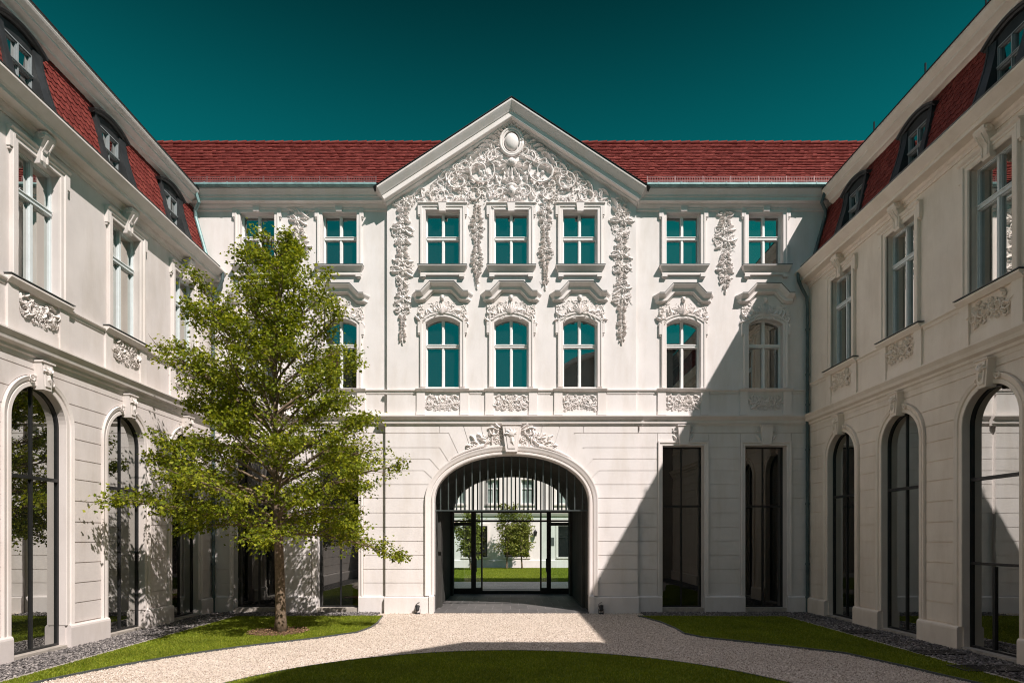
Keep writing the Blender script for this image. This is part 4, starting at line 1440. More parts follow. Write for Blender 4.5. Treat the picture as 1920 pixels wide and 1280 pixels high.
festoon('festoon', U(1165.5, PJ), V(366, PJ), V(644, PJ), 0.34, PJ, 3, 150, 'long carved garland right of the gable windows')
festoon('festoon', U(894.5, PJ), V(384, PJ), V(540, PJ), 0.22, PJ, 4, 70)
festoon('festoon', U(1022.5, PJ), V(384, PJ), V(542, PJ), 0.22, PJ, 6, 70)
festoon('festoon', U(560), V(388), V(505), 0.36, 0, 7, 70, 'carved garland between the two upper windows of the left bay')
festoon('festoon', U(1359.5), V(392), V(549), 0.36, 0, 9, 90, 'carved garland between the two upper windows of the right bay')

# rod screens over the archway and glazed doors at the far end of the passage
def rods(w, name, step, v_bar, mat, th):
    mb = MB(MAIN)
    k = int(A_HALF / step)
    for i in range(-k, k + 1):
        u = CEN + i * step
        t = min(1, abs(u - CEN) / A_HALF)
        top = A_SP + A_RISE * (1 - t ** 2.12) ** (1 / 2.12)
        if top > v_bar + 0.1: mb.box(u - th / 2, u + th / 2, v_bar, top, w - 0.05, w)
    mb.box(CEN - A_HALF + 0.002, CEN + A_HALF - 0.002, v_bar - 0.04, v_bar + 0.0, w - 0.06, w + 0.01)
    return mb.build(name, mat, B)
rods(-0.12, 'rod_screen', 0.266, 3.44, M['iron'], 0.036)
rods(-6.30, 'rod_screen', 0.185, 3.70, M['black'], 0.06)

Yg = -6.6
def PX(x, w=Yg): return (x - CX) * (Y0 - w) / F
def PV(y, w=Yg): return EYE + (CY - y) * (Y0 - w) / F
mb = MB(MAIN)
d0, d1 = Yg - 0.06, Yg + 0.06
L0, L1 = CEN - A_HALF + 0.002, CEN + A_HALF - 0.002
zb0 = 0.04
z_t2, z_t1 = PV(966), PV(978)
def bar(a, b, c, d, e=0): mb.box(a, b, c, d, d0 - e, d1 + e)
bar(L0, L1, PV(961), 3.70, 0.003)
bar(L0, L1, z_t1, PV(974.5), 0.004)
# outer posts, sidelights, door posts
bar(L0, PX(840), zb0, PV(978)); bar(PX(1080.5), L1, zb0, PV(978))
bar(PX(883.5), PX(892.5), zb0, PV(961), 0.002); bar(PX(1025), PX(1033), zb0, PV(961), 0.002)
bar(PX(902), PX(905), zb0, PV(961)); bar(PX(1012.5), PX(1015.5), zb0, PV(961))
bar(PX(840), PX(883.5), PV(985), PV(979), 0.001); bar(PX(1033), PX(1080.5), PV(985), PV(979), 0.001)
bar(PX(840), PX(883.5), zb0, PV(1102), 0.001); bar(PX(1033), PX(1080.5), zb0, PV(1102), 0.001)
bar(PX(892.5), PX(902), zb0, PV(1101)); bar(PX(1015.5), PX(1025), zb0, PV(1101))
bar(PX(905), PX(1012.5), zb0, PV(1106.5))
scr = mb.build('door_screen', M['black'], B)
mb = MB(MAIN)
for (a, b, c, d) in ((840, 883.5, 1102, 985), (1033, 1080.5, 1102, 985), (892.5, 902, 1101, 978), (1015.5, 1025, 1101, 978), (840, 883.5, 974, 962), (892.5, 1025, 974, 962), (1033, 1080.5, 974, 962)):
    mb.add([(PX(a), PV(c), Yg), (PX(b), PV(c), Yg), (PX(b), PV(d), Yg), (PX(a), PV(d), Yg)], [(0, 1, 2, 3)])
mb.build('pane', M['clear'], scr)
mb = MB(MAIN)
for x in (893.5, 1024): mb.box(PX(x) - 0.02, PX(x) + 0.02, 1.0, 1.6, d1 + 0.03, d1 + 0.06)
mb.build('handle', M['iron'], scr)

# downpipes ---------------------------------------------------------------------------
def pipe(pts, r, mat, label=None, rings=()):
    mb = MB(WORLD)
    mb.tube(pts, r, 8)
    for z in rings:
        x, y = pts[-1][0], pts[-1][1]
        mb.tube([(x, y, z), (x, y, z + 0.06)], r * 1.25, 8)
    o = mb.build('downpipe', mat, B)
    if label: o['label'] = label
for sx, lab in ((1, 'dark downpipe in the right corner'), (-1, 'green downpipe in the left corner, half hidden by the tree')):
    pipe([(sx * 9.55, 20.02, 11.30), (sx * 9.56, 20.03, 11.05), (sx * 9.70, 20.05, 10.75), (sx * 9.86, 20.08, 10.5), (sx * 9.89, 20.09, 10.2), (sx * 9.89, 20.09, 0.0)], 0.055, M['pipe'], lab, (9.4, 7.9, 6.9, 5.4, 3.6, 1.6, 0.5))
    pipe([(sx * 10.27, 19.70, 14.0), (sx * 10.27, 19.72, 13.75), (sx * 10.22, 19.80, 13.5), (sx * 10.40, 19.92, 13.3), (sx * 10.42, 19.98, 13.1), (sx * 9.98, 20.02, 11.5)], 0.055, M['patina'] if sx < 0 else M['pipe'], 'short pipe slanting down beside the mansard', ())
# ------------------------------------------------------------ side wings
def wing(sgn, name, label, centres, seed):
    fr = RIGHT if sgn > 0 else LEFT
    root = thing(name, label, 'building', (sgn * 10.0, 9.0, 0))
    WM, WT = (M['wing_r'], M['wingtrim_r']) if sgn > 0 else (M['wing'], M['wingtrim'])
    HWW, z0, z1 = 0.565, 7.74, 10.46
    AH, AS = 0.755, 4.93
    def hole_a(c): return [(c - AH, 0.04), (c + AH, 0.04)] + list(reversed(top_arc(c, AH, AS, AH, 20)))
    mb = MB(fr)
    loops = [rect(-3.0, Y0 - 0.001, -0.3, 10.99)]
    for c in centres: loops += [rect(c - HWW, c + HWW, z0, z1), hole_a(c)]
    mb.plate(loops, 0.0, -0.45)
    mb.build('wall', WM, root)
    mb = MB(fr)
    mb.box(-3.0, 27.3, -0.3, 13.6, -8.2, -8.0); mb.box(-3.2, -3.001, -0.3, 13.6, -8.0, 0.0)
    mb.build('rear_wall', WM, root)
    # banded facing
    mb = MB(fr)
    RO = AH + 0.215
    def dx(z):
        if z <= AS: return RO
        t = (z - AS) / RO
        return RO * math.sqrt(1 - t * t) if t < 1 else 0.0
    cs = sorted(centres)
    bounds = [-3.0] + cs + [Y0 - 0.002]
    zl = [6.28] + zs[1:]
    for i in range(len(zl) - 1):
        zt, zb = zl[i], zl[i + 1]
        m = 6 if zt > AS else 1
        for j in range(len(bounds) - 1):
            a, b = bounds[j], bounds[j + 1]
            fa = (lambda z: a + dx(z)) if j > 0 else (lambda z: a)
            fb = (lambda z: b - dx(z)) if j < len(bounds) - 2 else (lambda z: b)
            if j == 0: mmid = None
            q = [(fa(zb + (zt - zb) * k / m), zb + (zt - zb) * k / m) for k in range(m + 1)]
            r_ = [(fb(zt - (zt - zb) * k / m), zt - (zt - zb) * k / m) for k in range(m + 1)]
            poly = q + r_
            mb.plate([inset(poly, GAP * 1.1)], DEP, 0)
    mb.build('banded_facing', WM, root)
    pz = [-3.0] + [x for c in cs for x in (c - AH - 0.03, c + AH + 0.03)] + [Y0 - 0.003]
    for k in range(0, len(pz), 2):
        mb = MB(fr); mb.prism(pz[k], pz[k + 1], [(0, -0.2), (0.13, -0.2), (0.13, 0.46), (0.12, 0.50), (0.09, 0.53), (0, 0.53)])
        mb.build('plinth', WM, root)
    mb = MB(fr)
    mb.prism(-3.0, Y0 - 0.002, [(-.02, 6.16), (0.04, 6.16), (0.05, 6.24), (0.09, 6.27), (0.09, 6.33), (0.17, 6.38), (0.19, 6.46), (0.25, 6.55), (0.25, 6.58), (-.02, 6.62)])
    mb.box(-3.0, Y0 - 0.002, 6.62, 6.70, -0.02, 0.02)
    mb.build('string_course', WT, root)
    mb = MB(fr)
    p = -3.0
    SS = [(-.02, 7.50), (0.02, 7.50), (0.03, 7.57), (0.075, 7.60), (0.075, 7.63), (-.02, 7.645)]
    for c in cs:
        mb.prism(p, c - 0.86, SS); p = c + 0.86
        mb.prism(c - 0.86, c + 0.86, [(-.02, 7.56), (0.06, 7.56), (0.10, 7.60), (0.15, 7.65), (0.15, 7.69), (-.1, 7.71)])
        for sx in (-1, 1):
            a, b = sorted((c + sx * 0.56, c + sx * 0.83)); mb.box(a, b, 6.63, 7.56, -0.02, 0.05)
        mb.box(c - 0.56, c + 0.56, 6.66, 6.90, -0.02, 0.018)
    mb.prism(p, Y0 - 0.002, SS)
    mb.build('sill_string', WT, root)
    # cornice
    mb = MB(fr)
    mb.prism(-3.0, Y0 - 0.003, [(-.02, 10.86), (0.03, 10.86), (0.04, 10.93), (0.08, 10.96), (0.10, 11.02), (0.31, 11.04), (0.31, 11.12), (0.335, 11.135), (0.35, 11.16), (0.42, 11.225), (0.48, 11.285), (0.50, 11.305), (0.50, 11.345), (-0.2, 11.42)])
    mb.build('cornice', WT, root)
    mb = MB(fr)
    mb.prism(-3.0, Y0 - 0.45, [(0.40, 11.362), (0.505, 11.352), (0.515, 11.372), (0.41, 11.39)])
    mb.build('gutter', M['cap'], root)
    mb = MB(fr)
    mb.prism(-3.0, Y0 - 0.44, [(-.85, 13.38), (-.575, 13.38), (-.56, 13.42), (-.50, 13.455), (-.44, 13.475), (-.43, 13.53), (-.40, 13.555), (-.33, 13.61), (-.30, 13.63), (-.30, 13.68), (-.27, 13.705), (-.22, 13.77), (-.20, 13.82), (-.20, 13.875), (-.85, 13.93)])
    mb.build('upper_cornice', WT, root)
    # mansard
    k_ = 0.265
    mb = MB(fr)
    a, b = (-0.05, 11.43), (-0.05 - k_ * 2.05, 13.48)
    cut = [-3.0] + [x for c in cs for x in (c - 0.59, c + 0.59)] + [Y0]
    zc = 13.15; wc = -0.05 - k_ * (zc - 11.43) - 0.02
    for k in range(0, len(cut), 2):
        mb.add([(cut[k], a[1], a[0] - 0.02), (cut[k + 1], a[1], a[0] - 0.02), (cut[k + 1], zc, wc), (cut[k], zc, wc)], [(0, 1, 2, 3)])
    mb.add([(-3.0, zc, wc), (Y0, zc, wc), (Y0, b[1], b[0] - 0.02), (-3.0, b[1], b[0] - 0.02)], [(0, 1, 2, 3)])
    for c in cs:   # dark reveal behind each dormer window
        mb.box(c - 0.58, c + 0.58, 11.40, 11.43, -0.9, -0.04)
        mb.add([(c - 0.58, 11.4, -0.93), (c + 0.58, 11.4, -0.93), (c + 0.58, 13.3, -0.93), (c - 0.58, 13.3, -0.93)], [(0, 1, 2, 3)])
    mb.add([(-3.0, 13.90, -0.21), (27.0, 13.90, -0.21), (27.0, 16.9, -5.9), (-3.0, 16.9, -5.9), (27.0, 14.1, -8.2), (-3.0, 14.1, -8.2)], [(0, 1, 2, 3), (3, 2, 4, 5)])
    mb.add([(-3.0, 11.3, 0), (-3.0, 13.88, -0.25), (-3.0, 16.9, -5.9), (-3.0, 14.1, -8.2), (-3.0, 11.3, -8.2)], [(0, 1, 2, 3, 4)])
    rf = mb.build('roof', M['underlay'], root)
    mb = MB(fr); mb.prism(-3.0, Y0 - 0.46, [(-0.19, 13.872), (-0.175, 13.88), (-0.18, 13.905), (-0.45, 14.02), (-0.45, 13.97)])
    mb.build('roof_edge', M['black'], rf)
    rng = random.Random(seed)
    tl = MB(WORLD)
    q = math.hypot(1, k_)
    X0 = sgn * 10.05
    start = 3.0
    def in_dormer(p):
        return any(abs(p.y - c) < 0.60 and p.z < 13.2 for c in centres)
    tiles(tl, (X0, start, 11.44), (0, 1, 0), (sgn * k_ / q, 0, 1 / q), (-sgn / q, 0, k_ / q), Y0 - start, 2.03 * q, 0.165, 0.155, rng, in_dormer, 0.024, True)
    tl.build('mansard_tiles', M['tile'], rf)
    # sloping flashing in the corner
    mb = MB(fr)
    mb.add([(Y0 - 0.02, 11.43, -0.02), (Y0 - 0.14, 11.43, 0.0), (Y0 - 0.14, 13.58, 0.0 - k_ * 2.15), (Y0 - 0.02, 13.58, -0.02 - k_ * 2.15)], [(0, 1, 2, 3)])
    mb.build('flashing', M['pipe'], rf)

    for wi, c in enumerate(centres):
        gw = -0.22
        wn = casement(root, fr, c, HWW, z0, z1, 0, 9.62, gw, M['wingwood'], M['wingglass'])
        surround(wn, fr, c, HWW, z0, z1, 0, 0.0, WT, ear_h=0.36)
        mb = MB(fr); top_lip(mb, c, HWW + 0.25, z1 + 0.172, 0.0); mb.build('window_head', WT, wn)
        mb = MB(fr); mb.box(c - 0.88, c + 0.88, 7.712, 7.728, -0.2, 0.165); mb.build('sill_capping', M['cap'], wn)
        # scrolled keystone bracket
        mb = MB(fr)
        prof = [(-.02, 10.36), (0.10, 10.36), (0.13, 10.44), (0.13, 10.60), (0.16, 10.74), (0.22, 10.84), (0.27, 10.93), (0.27, 10.99), (-.02, 10.99)]
        n = len(prof)
        vs = []
        for sx in (-1, 1):
            for (w, v) in prof: vs.append((c + sx * (0.10 + 0.05 * (v - 10.36) / 0.6), v, w))
        mb.add(vs, [(i, (i + 1) % n, n + (i + 1) % n, n + i) for i in range(n)] + [tuple(range(n)), tuple(range(2 * n - 1, n - 1, -1))])
        for sx in (-1, 1):
            mb.tube([(c + sx * 0.155, 10.91 + 0.06 * math.sin(t), 0.17 + 0.06 * math.cos(t)) for t in [k * 0.6 for k in range(11)]], 0.022, 5)
            mb.tube([(c + sx * 0.07, 10.42 + 0.06 * k, 0.135 + (0.0 if k < 4 else 0.035 * (k - 3))) for k in range(8)], 0.018, 5)
        mb.build('keystone', WT, wn)
        panel_relief(wn, fr, c - 0.44, c + 0.44, 6.99, 7.50, 0.02, WT, seed * 10 + wi, 26, 0.10)
        # arched window
        outl = hole_a(c)
        outl = [(c - AH, 0.09), (c + AH, 0.09)] + outl[2:]
        posts = [(c, 0.14, 3.72, 0.05), (c, 3.80, AS + AH - 0.045, 0.035)]
        ex_ = None
        if sgn > 0 and wi == 0:
            posts = [(c + 0.1, 0.14, 1.88, 0.07)]
            ex_ = lambda mb: mb.box(c - AH + 0.045, c + AH - 0.045, 1.90, 1.96, -0.19, -0.11)
        tw = tall_window(root, fr, outl, c, 0.09, AS + AH, 3.76, -0.17, posts, None, ex_)
        mb = MB(fr)
        path = [(c - AH, 0.53)] + top_arc(c, AH, AS, AH, 26) + [(c + AH, 0.53)]
        mb.sweep(path, [(-0.012, -0.12), (-0.012, 0.045), (0.0, 0.055), (0.075, 0.055), (0.085, 0.035), (0.11, 0.035), (0.125, 0.065), (0.165, 0.075), (0.195, 0.085), (0.205, 0.085), (0.21, -0.01)])
        mb.build('archivolt', WT, tw)
        mb = MB(fr); mb.box(c - AH, c + AH, -0.08, 0.088, -0.42, 0.06)
        mb.build('sill', M['kerb'], tw)
        keystone(tw, fr, c, 5.60, 6.20, 0.22, 0.34, 0.0, 0.20, WT, True)
        for sx in (-1, 1):
            f2 = MB(fr)
            o_scroll(f2, c + sx * 0.26, 5.80, 0.075, math.pi * (0.5), -sx, 1.2, 0.25, 0.06, 0.03, 0.10)
            f2.build('arch_scroll', WT, tw)

        # dormer
        dw = MB(fr)
        def curve(t):   # front edge of the cheeks, t 0 bottom .. 1 top
            z = 11.43 + 1.72 * t
            w = -0.02 - 0.10 * t - 0.26 * (3 * t * t - 2 * t ** 3)
            return (w, z)
        CV = [curve(k / 10) for k in range(11)]
        for sx in (-1, 1):
            # cheek panel between front edge and roof, flaring sideways at the foot
            for (i0, i1) in ((0, 0.05),):
                vs = []
                for (w, z) in CV:
                    t = (z - 11.43) / 1.72
                    e = 0.60 + 0.17 * max(0.0, 1 - t) ** 2.2
                    wb = -0.95
                    vs += [(c + sx * e, z, w), (c + sx * e, z, wb), (c + sx * (e - 0.05), z, wb), (c + sx * (e - 0.05), z, w)]
                fs = []
                for k in range(10):
                    a_, b_ = k * 4, k * 4 + 4
                    fs += [(a_ + j, a_ + (j + 1) % 4, b_ + (j + 1) % 4, b_ + j) for j in range(4)]
                fs += [(40, 41, 42, 43), (0, 3, 2, 1)]
                dw.add(vs, fs)
            # front strip beside the window
            vs = []
            for (w, z) in CV:
                t = (z - 11.43) / 1.72
                e = 0.60 + 0.17 * max(0.0, 1 - t) ** 2.2
                vs += [(c + sx * (e - 0.051), z, w - 0.01), (c + sx * 0.38, z, w - 0.04), (c + sx * 0.38, z, -0.60)]
            fs = []
            for k in range(10):
                a_, b_ = k * 3, k * 3 + 3
                fs += [(a_, a_ + 1, b_ + 1, b_), (a_ + 1, a_ + 2, b_ + 2, b_ + 1)]
            dw.add(vs, fs)
        # head panel above the window
        tp = seg_arc(c, 0.55, 13.10, 0.14, 8)
        dw.plate([[(c - 0.55, 12.95), (c + 0.55, 12.95)] + list(reversed(tp))], -0.44, -0.56)
        d = dw.build('dormer', M['sheet'], root)
        mb = MB(fr)
        mb.sweep(seg_arc(c, 0.665, 13.08, 0.19, 12), [(0, -1.2), (0, -0.40), (0.03, -0.37), (0.04, -0.33), (0.075, -0.31), (0.085, -0.31), (0.095, -0.34), (0.095, -1.2)])
        mb.build('dormer_hood', M['sheet'], d)
        dn = casement(d, fr, c, 0.375, 11.5, 12.98, 0, 12.50, -0.50, M['dormerwood'], M['darkglass'], tw=0.04, transom=0.06, mull=0.028)
        dn.name = 'dormer_window'
    # iron rods along the roof edge
    if sgn > 0:
        mb = MB(WORLD)
        for y in (17.0, 14.9, 13.0, 11.3):
            mb.tube([(10.25, y, 13.88), (10.25, y, 14.2)], 0.022, 6)
        mb.build('roof_rods', M['black'], rf)
    return root
wing(1, 'side_wing', 'shaded right wing of the court with arched windows and black dormers in its red mansard', [12.55, 15.45, 18.2, 9.75], 31)
wing(-1, 'side_wing', 'sunlit left wing of the court behind the tree, with arched windows and black dormers', [12.78, 15.68, 18.5, 9.9], 47)

# ------------------------------------------------------------ the buildings that close the court behind the camera
def block_house(name, label, poly, h, loc):
    t = thing(name, label, 'building', (*loc, 0))
    mb = MB(WORLD)
    n = len(poly)
    mb.add([(p[0], p[1], -0.2) for p in poly] + [(p[0], p[1], h) for p in poly], [(i, (i + 1) % n, n + (i + 1) % n, n + i) for i in range(n)])
    mb.build('wall', M['shade_wall'], t)
    mb = MB(WORLD)
    q = inset(poly, -0.3)
    mb.add([(p[0], p[1], h) for p in q] + [(p[0], p[1], h + 0.25) for p in q] , [(i, (i + 1) % n, n + (i + 1) % n, n + i) for i in range(n)] + [tuple(range(n)), tuple(range(n, 2 * n))])
    mb.build('cornice', M['wingtrim'], t)
    # rows of dark windows on the court side
    for i in range(n):
        a, b = Vector(poly[i]), Vector(poly[(i + 1) % n])
        if (a.y + b.y) / 2 < -4 or (b - a).length < 2.0 or a.x > 9.9 and b.x > 9.9: continue
        d = (b - a).normalized(); nn = Vector((d.y, -d.x))
        if nn.y < 0: nn = -nn
        k = int((b - a).length / 2.6)
        for j in range(k):
            c = a + d * ((j + 0.5) * (b - a).length / k)
            if c.x > 9.4: continue
            for z in (1.2, 5.6, 8.6, 11.4):
                if z + 1.8 > h: continue
                mb = MB(WORLD)
                p, q2 = c - d * 0.6 + nn * 0.03, c + d * 0.6 + nn * 0.03
                vs = [(p.x, p.y, z), (q2.x, q2.y, z), (q2.x, q2.y, z + 1.9), (p.x, p.y, z + 1.9)]
                mb.add(vs, [(0, 1, 2, 3)])
                mb.build('window', M['wingglass'], t)
    return t
block_house('corner_pavilion', 'tall plain pavilion at the near right corner of the court', [(3.7, -0.6), (4.3, 1.0), (7.2, 3.9), (9.98, 3.9), (9.98, -6.0), (3.7, -6.0)], 14.05, (7, -1))
block_house('gate_building', 'low building closing the near end of the court', [(-9.98, -3.0), (3.65, -3.0), (3.65, -6.0), (-9.98, -6.0)], 9.6, (-3, -4))

# ------------------------------------------------------------ the maple
def grow_tree(name, label, group, pos, H, prof, trunk_r, n_prim, seed, leaf_n, leaf_s, leafmat, low, cat='tree', fine=True, lean=0.0, stems=1, zskew=(0, 0), void=-2.0):
    rng = random.Random(seed); nr = np.random.default_rng(seed)
    t = thing(name, label, cat, (pos[0], pos[1], 0), group)
    x0, y0 = pos
    def Lz(z):
        if z <= prof[0][0]: return prof[0][1]
        for (a, la), (b, lb) in zip(prof, prof[1:]):
            if a <= z <= b: return la + (lb - la) * (z - a) / (b - a)
        return prof[-1][1]
    tr = MB(WORLD)
    limbs = []   # (points, radii)
    # leaders
    leaders = []
    for s_ in range(stems):
        a = 2 * math.pi * s_ / max(1, stems) + 0.6
        pts, rad = [], []
        n = 26
        for i in range(n + 1):
            q = i / n
            z = H * 0.985 * q
            dx = math.sin(q * 5 + seed) * 0.07 + lean * q + (math.cos(a) * 0.35 * min(1, q * 3) if stems > 1 else 0)
            dy = math.cos(q * 4 + seed) * 0.05 + (math.sin(a) * 0.35 * min(1, q * 3) if stems > 1 else 0)
            r = trunk_r * (1 - q) ** 0.9 * (1.0 + 0.32 * math.exp(-z / 0.16)) + 0.008
            if q > 0.33: r *= 0.80
            pts.append((x0 + dx, y0 + dy, z - 0.02)); rad.append(r)
        tr.tube(pts, rad, 10)
        leaders.append((pts, rad))
    def on_leader(pts, z):
        for a, b in zip(pts, pts[1:]):
            if a[2] <= z <= b[2]:
                k = (z - a[2]) / (b[2] - a[2])
                return Vector(a).lerp(Vector(b), k)
        return Vector(pts[-1])
    tips = []      # (point, dir) along twigs for the leaves
    ga = 2.39996
    for i in range(n_prim):
        q = (i + 0.5) / n_prim
        zend = low + (H * 0.97 - low) * q ** 0.92
        ang = i * ga + rng.uniform(-0.35, 0.35)
        Lr = Lz(zend) * (rng.uniform(0.62, 0.95) if rng.random() < 0.62 else rng.uniform(0.98, 1.2))
        if zskew[0] and math.cos(ang) < 0: Lr *= zskew[0]
        elif zskew[1]: Lr *= zskew[1]
        rise = 0.22 + 0.95 * q                       # upper limbs climb steeply
        zs_ = max(low * 0.93 if q < 0.15 else low, zend - Lr * rise)
        pts0, rad0 = leaders[i % stems]
        p0 = on_leader(pts0, zs_)
        d = Vector((math.cos(ang), math.sin(ang), 0))
        side = Vector((-d.y, d.x, 0))
        bend = rng.uniform(-0.25, 0.25)
        m = 9
        pts, rad = [], []
        for k in range(m + 1):
            s = k / m
            droop = -(0.08 + 0.20 * max(0.0, 1 - q * 4)) * s * s * (1 - q) * Lr
            pz = zs_ + (zend - zs_) * (s ** 0.85) + droop
            p = p0 + d * (Lr * s) + side * (bend * math.sin(s * 2.4) * Lr * 0.35)
            pts.append(Vector((p.x, p.y, pz)))
            rad.append((0.012 + 0.010 * Lr) * (1 - s) ** 0.8 + 0.004)
        tr.tube(pts, rad, 6, caps=False)
        # secondary twigs, alternating, mostly in a flat spray
        ns = max(5, int(Lr * 5.2))
        for k in range(ns):
            s = min(0.99, max(0.24, 0.30 + 0.70 * (k + 0.5 + rng.uniform(-0.6, 0.6)) / ns))
            j = min(m - 1, int(s * m)); fr_ = s * m - j
            b0 = pts[j].lerp(pts[j + 1], fr_)
            dd = (pts[j + 1] - pts[j]).normalized()
            sd = side * (1 if rng.random() < 0.5 else -1)
            ln = (0.30 + 0.45 * Lr * (1.02 - s)) * rng.uniform(0.4, 1.35)
            ln = min(ln, 1.25)
            dv = (dd * rng.uniform(0.5, 1.0) + sd * rng.uniform(0.6, 1.0) + Vector((0, 0, rng.uniform(-0.35, 0.60)))).normalized()
            tp, tr_ = [], []
            mm = 5
            for e in range(mm + 1):
                f = e / mm
                p = b0 + dv * (ln * f) + Vector((0, 0, 0.10 * ln * f * (1 - f)))
                tp.append(p); tr_.append(0.010 * (1 - f) + 0.003)
            tr.tube(tp, tr_, 3 if not fine else 4, caps=False)
            for e in range(1, mm + 1):
                tips.append((tp[e], dv, 0.10 + 0.16 * (e / mm)))
            # third order
            for e in (2, 3, 4):
                d3 = (dv + side * rng.uniform(-0.9, 0.9) + d * rng.uniform(-0.4, 0.8) + Vector((0, 0, rng.uniform(-0.35, 0.45)))).normalized()
                l3 = ln * rng.uniform(0.25, 0.5)
                a_ = tp[e]; b_ = a_ + d3 * l3
                if fine: tr.tube([a_, b_], [0.005, 0.002], 3, caps=False)
                tips.append((a_.lerp(b_, 0.5), d3, 0.13)); tips.append((b_, d3, 0.17))
        tips.append((pts[-1], d, 0.2)); tips.append((pts[-2], d, 0.2))
    # leader top
    for pts0, _ in leaders:
        for e in range(5):
            tips.append((Vector(pts0[-1 - e]), Vector((rng.uniform(-1, 1), rng.uniform(-1, 1), 1)).normalized(), 0.14))
            tips.append((Vector(pts0[-1 - e]), Vector((rng.uniform(-1, 1), rng.uniform(-1, 1), 1)).normalized(), 0.14))
    tr.build('trunk', M['bark'], t, smooth=True)
    from mathutils import noise as mnoise
    off_ = Vector((seed * 1.7, 3.1, 0))
    tips = [q for q in tips if mnoise.noise(Vector((q[0].x * 0.95, q[0].y * 0.95, q[0].z * 1.35)) + off_) > (void if q[0].z > low + 1.0 else void - 0.2)]
    T = np.array([tuple(a) for a, _, _ in tips]); D = np.array([tuple(b) for _, b, _ in tips]); S = np.array([c for _, _, c in tips])
    idx = nr.integers(0, len(T), leaf_n)
    keepw = nr.random(len(T)) > 0.07
    idx = idx[keepw[idx]]
    off = nr.normal(size=(len(idx), 3)) * S[idx][:, None] * np.array([0.62, 0.62, 0.42])
    C = T[idx] + off
    C[:, 0] = np.clip(C[:, 0], -9.93, 99)
    dr = D[idx] * 0.6 + off / (np.linalg.norm(off, axis=1, keepdims=True) + 1e-6) * 0.7 + nr.normal(size=(len(idx), 3)) * 0.35
    dr[:, 2] -= 0.30
    leaf_cloud('crown', C, dr, leaf_s, nr, leafmat, t, fine)
    return t
PROF = [(2.0, 2.2), (2.6, 2.75), (3.3, 3.15), (4.7, 3.15), (5.4, 2.5), (6.1, 2.3), (7.0, 2.25), (8.2, 1.85), (9.1, 1.45), (9.5, 0.95), (9.9, 0.50), (10.7, 0.12)]
grow_tree('maple_tree', 'young green maple standing on the sunlit lawn before the left wing', None, TREE, 10.72, PROF, 0.132, 98, 33, 66000, 0.076, M['leaf'], 2.75, zskew=(1.06, 0.95), void=-0.24)

# ------------------------------------------------------------ court beyond the archway
sheet('rear_gravel', rect(-20, 20, 29.51, 34.8), 0.0, M['gravel'], 'gravel strip beyond the archway')
sheet('rear_lawn', rect(-20, 20, 34.8, 51.2), 0.02, M['turf'], 'bright lawn of the court beyond the archway', thick=0.06)
grass('grass', rect(-7, 7, 34.8, 51), 34.8, 300, 8, 'grass of the court beyond the archway', hgt=0.05)
YF = 52.4
FB = thing('far_house', 'pale house across the second court seen through the archway', 'building', (0, YF, 0))
FAR = Frame('far', YF)
mb = MB(FAR)
holes = []
gx = [-11.2, -6.6, -3.05, 0.55, 5.2, 9.8]
for c in gx: holes.append(rect(c - 1.05, c + 1.05, 0.9, 3.6))
ux = [-10.5, -7.5, -4.5, -1.5, 1.5, 4.5, 7.5, 10.5]
for c in ux:
    holes.append(rect(c - 0.55, c + 0.55, 5.5, 7.6)); holes.append(rect(c - 0.55, c + 0.55, 8.9, 10.6))
mb.plate([rect(-16, 16, -0.2, 11.8)] + holes, 0.0, -0.3)
mb.build('wall', M['wall'], FB)
mb = MB(FAR)
mb.prism(-16, 16, [(0, 4.45), (0.1, 4.45), (0.22, 4.7), (0.22, 4.8), (0, 4.85)])
mb.prism(-16, 16, [(0, 11.4), (0.1, 11.4), (0.5, 11.8), (0.5, 11.95), (0, 12.0)])
mb.prism(-16, 16, [(0, -.2), (0.12, -.2), (0.12, 0.6), (0, 0.65)])
mb.build('cornice', M['trim'], FB)
mb = MB(FAR); mb.add([(-16, 11.95, 0.4), (16, 11.95, 0.4), (16, 15.5, -3.2), (-16, 15.5, -3.2)], [(0, 1, 2, 3)])
mb.build('roof', M['tile'], FB)
def far_win(c, hw, a, b, white=True, pane=None):
    mb = MB(FAR)
    closed_bars(mb, rect(c - hw, c + hw, a, b), 0.08, -0.25, -0.12)
    mb.box(c - 0.04, c + 0.04, a + 0.08, b - 0.08, -0.25, -0.13)
    mb.box(c - hw + 0.08, c - 0.04, a + (b - a) * 0.62, a + (b - a) * 0.62 + 0.08, -0.25, -0.13); mb.box(c + 0.04, c + hw - 0.08, a + (b - a) * 0.62, a + (b - a) * 0.62 + 0.08, -0.25, -0.13)
    w = mb.build('window', M['wood'] if white else M['black'], FB)
    g = MB(FAR); g.plate([rect(c - hw + 0.02, c + hw - 0.02, a + 0.02, b - 0.02)], -0.22, -0.23, sides=False); g.build('pane', pane or M['darkglass'], w)
    s_ = MB(FAR); s_.box(c - hw - 0.15, c + hw + 0.15, a - 0.12, a, -0.05, 0.15); s_.build('sill', M['trim'], w)
    closed = MB(FAR); closed.plate([rect(c - hw - 0.18, c + hw + 0.18, a + 0.001, b + 0.2), rect(c - hw, c + hw, a + 0.002, b)], 0.06, -0.01); closed.build('surround', M['trim'], w)
for c in gx: far_win(c, 1.05, 0.9, 3.6, False)
for c in ux: far_win(c, 0.55, 5.5, 7.6, True, M['palepane']); far_win(c, 0.55, 8.9, 10.6, True, M['palepane'])
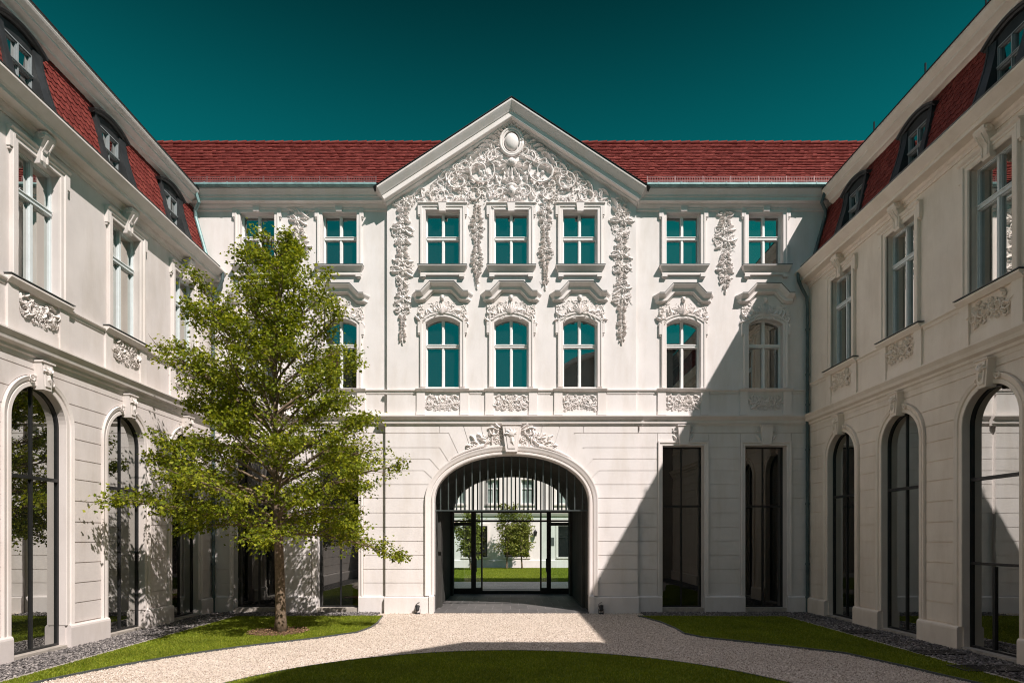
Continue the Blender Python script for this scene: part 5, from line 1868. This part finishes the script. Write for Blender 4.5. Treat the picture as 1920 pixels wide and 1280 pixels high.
for (x, z) in ((2.15, 2.95), (-4.75, 3.6)):
    mb = MB(FAR)
    mb.box(x - 0.02, x + 0.02, z - 0.05, z + 0.35, 0.0, 0.05); mb.box(x - 0.02, x + 0.02, z + 0.30, z + 0.34, 0.05, 0.35)
    mb.frustum((x - 0.10, x + 0.10, z - 0.25, 0.20, 0.40), (x - 0.16, x + 0.16, z + 0.12, 0.14, 0.46))
    mb.frustum((x - 0.18, x + 0.18, z + 0.121, 0.12, 0.48), (x - 0.03, x + 0.03, z + 0.29, 0.27, 0.33))
    mb.build('wall_lantern', M['lamp'], FB)
mb = MB(FAR); mb.box(3.3, 3.8, 1.9, 2.6, 0.0, 0.04); mb.build('plaque', M['cap'], FB)
FP = [(1.2, 0.5), (2.0, 0.8), (3.4, 0.82), (4.8, 0.6), (6.0, 0.3), (6.8, 0.1)]
grow_tree('courtyard_tree', 'slim green tree left of centre in the court beyond the archway', 'trees in the court beyond the archway', (-0.25, 49.6), 5.4, FP, 0.07, 34, 5, 3000, 0.17, M['leaf_far'], 1.3, fine=False)
grow_tree('courtyard_tree', 'slim green tree right of centre in the court beyond the archway', 'trees in the court beyond the archway', (0.95, 50.0), 4.9, FP, 0.07, 34, 9, 3000, 0.17, M['leaf_far'], 1.2, fine=False)
grow_tree('courtyard_tree', 'small green tree behind the left pane of the archway doors', 'trees in the court beyond the archway', (-3.2, 48.0), 4.6, [(1.2, .7), (2.4, 1.2), (3.6, 0.9), (4.6, 0.1)], 0.07, 26, 15, 2200, 0.20, M['leaf_far'], 1.2, fine=False)

# ------------------------------------------------------------ lamps at the foot of the arch
def spot(x, label):
    y = Y0 - PJ - 0.26
    t = thing('ground_spotlight', label, 'lamp', (x, y, 0), 'ground lamps beside the archway')
    mb = MB(WORLD); mb.tube([(x, y, 0.0), (x, y, 0.05)], [0.09, 0.075], 14); mb.build('base', M['lamp'], t)
    mb = MB(WORLD)
    for sx in (-1, 1): mb.box(x + sx * 0.085 - 0.006, x + sx * 0.085 + 0.006, y - 0.02, y + 0.02, 0.03, 0.17)
    mb.box(x - 0.079, x + 0.079, y - 0.02, y + 0.02, 0.045, 0.055)
    mb.build('bracket', M['lamp'], t)
    mb = MB(WORLD)
    a = Vector((x, y - 0.06, 0.11)); d = Vector((0, 0.45, 0.9)).normalized()
    mb.tube([a, a + d * 0.03, a + d * 0.16, a + d * 0.18], [0.045, 0.062, 0.078, 0.084], 14)
    mb.build('lamp_head', M['lamp'], t)
    mb = MB(WORLD)
    mb.tube([a + d * 0.179, a + d * 0.183], [0.07, 0.07], 14); mb.build('lens', M['glass'], t)
    mb = MB(WORLD)
    pts = [(x - 0.02, y + 0.03, 0.06), (x - 0.09, y + 0.1, 0.18), (x - 0.07, y + 0.12, 0.30), (x + 0.0, y + 0.14, 0.36), (x + 0.05, y + 0.15, 0.37)]
    mb.tube(pts, 0.008, 5); mb.build('cable', M['lamp'], t)
spot(U(785, PJ), 'small black ground spotlight left of the archway')
spot(U(1125, PJ), 'small black ground spotlight right of the archway')
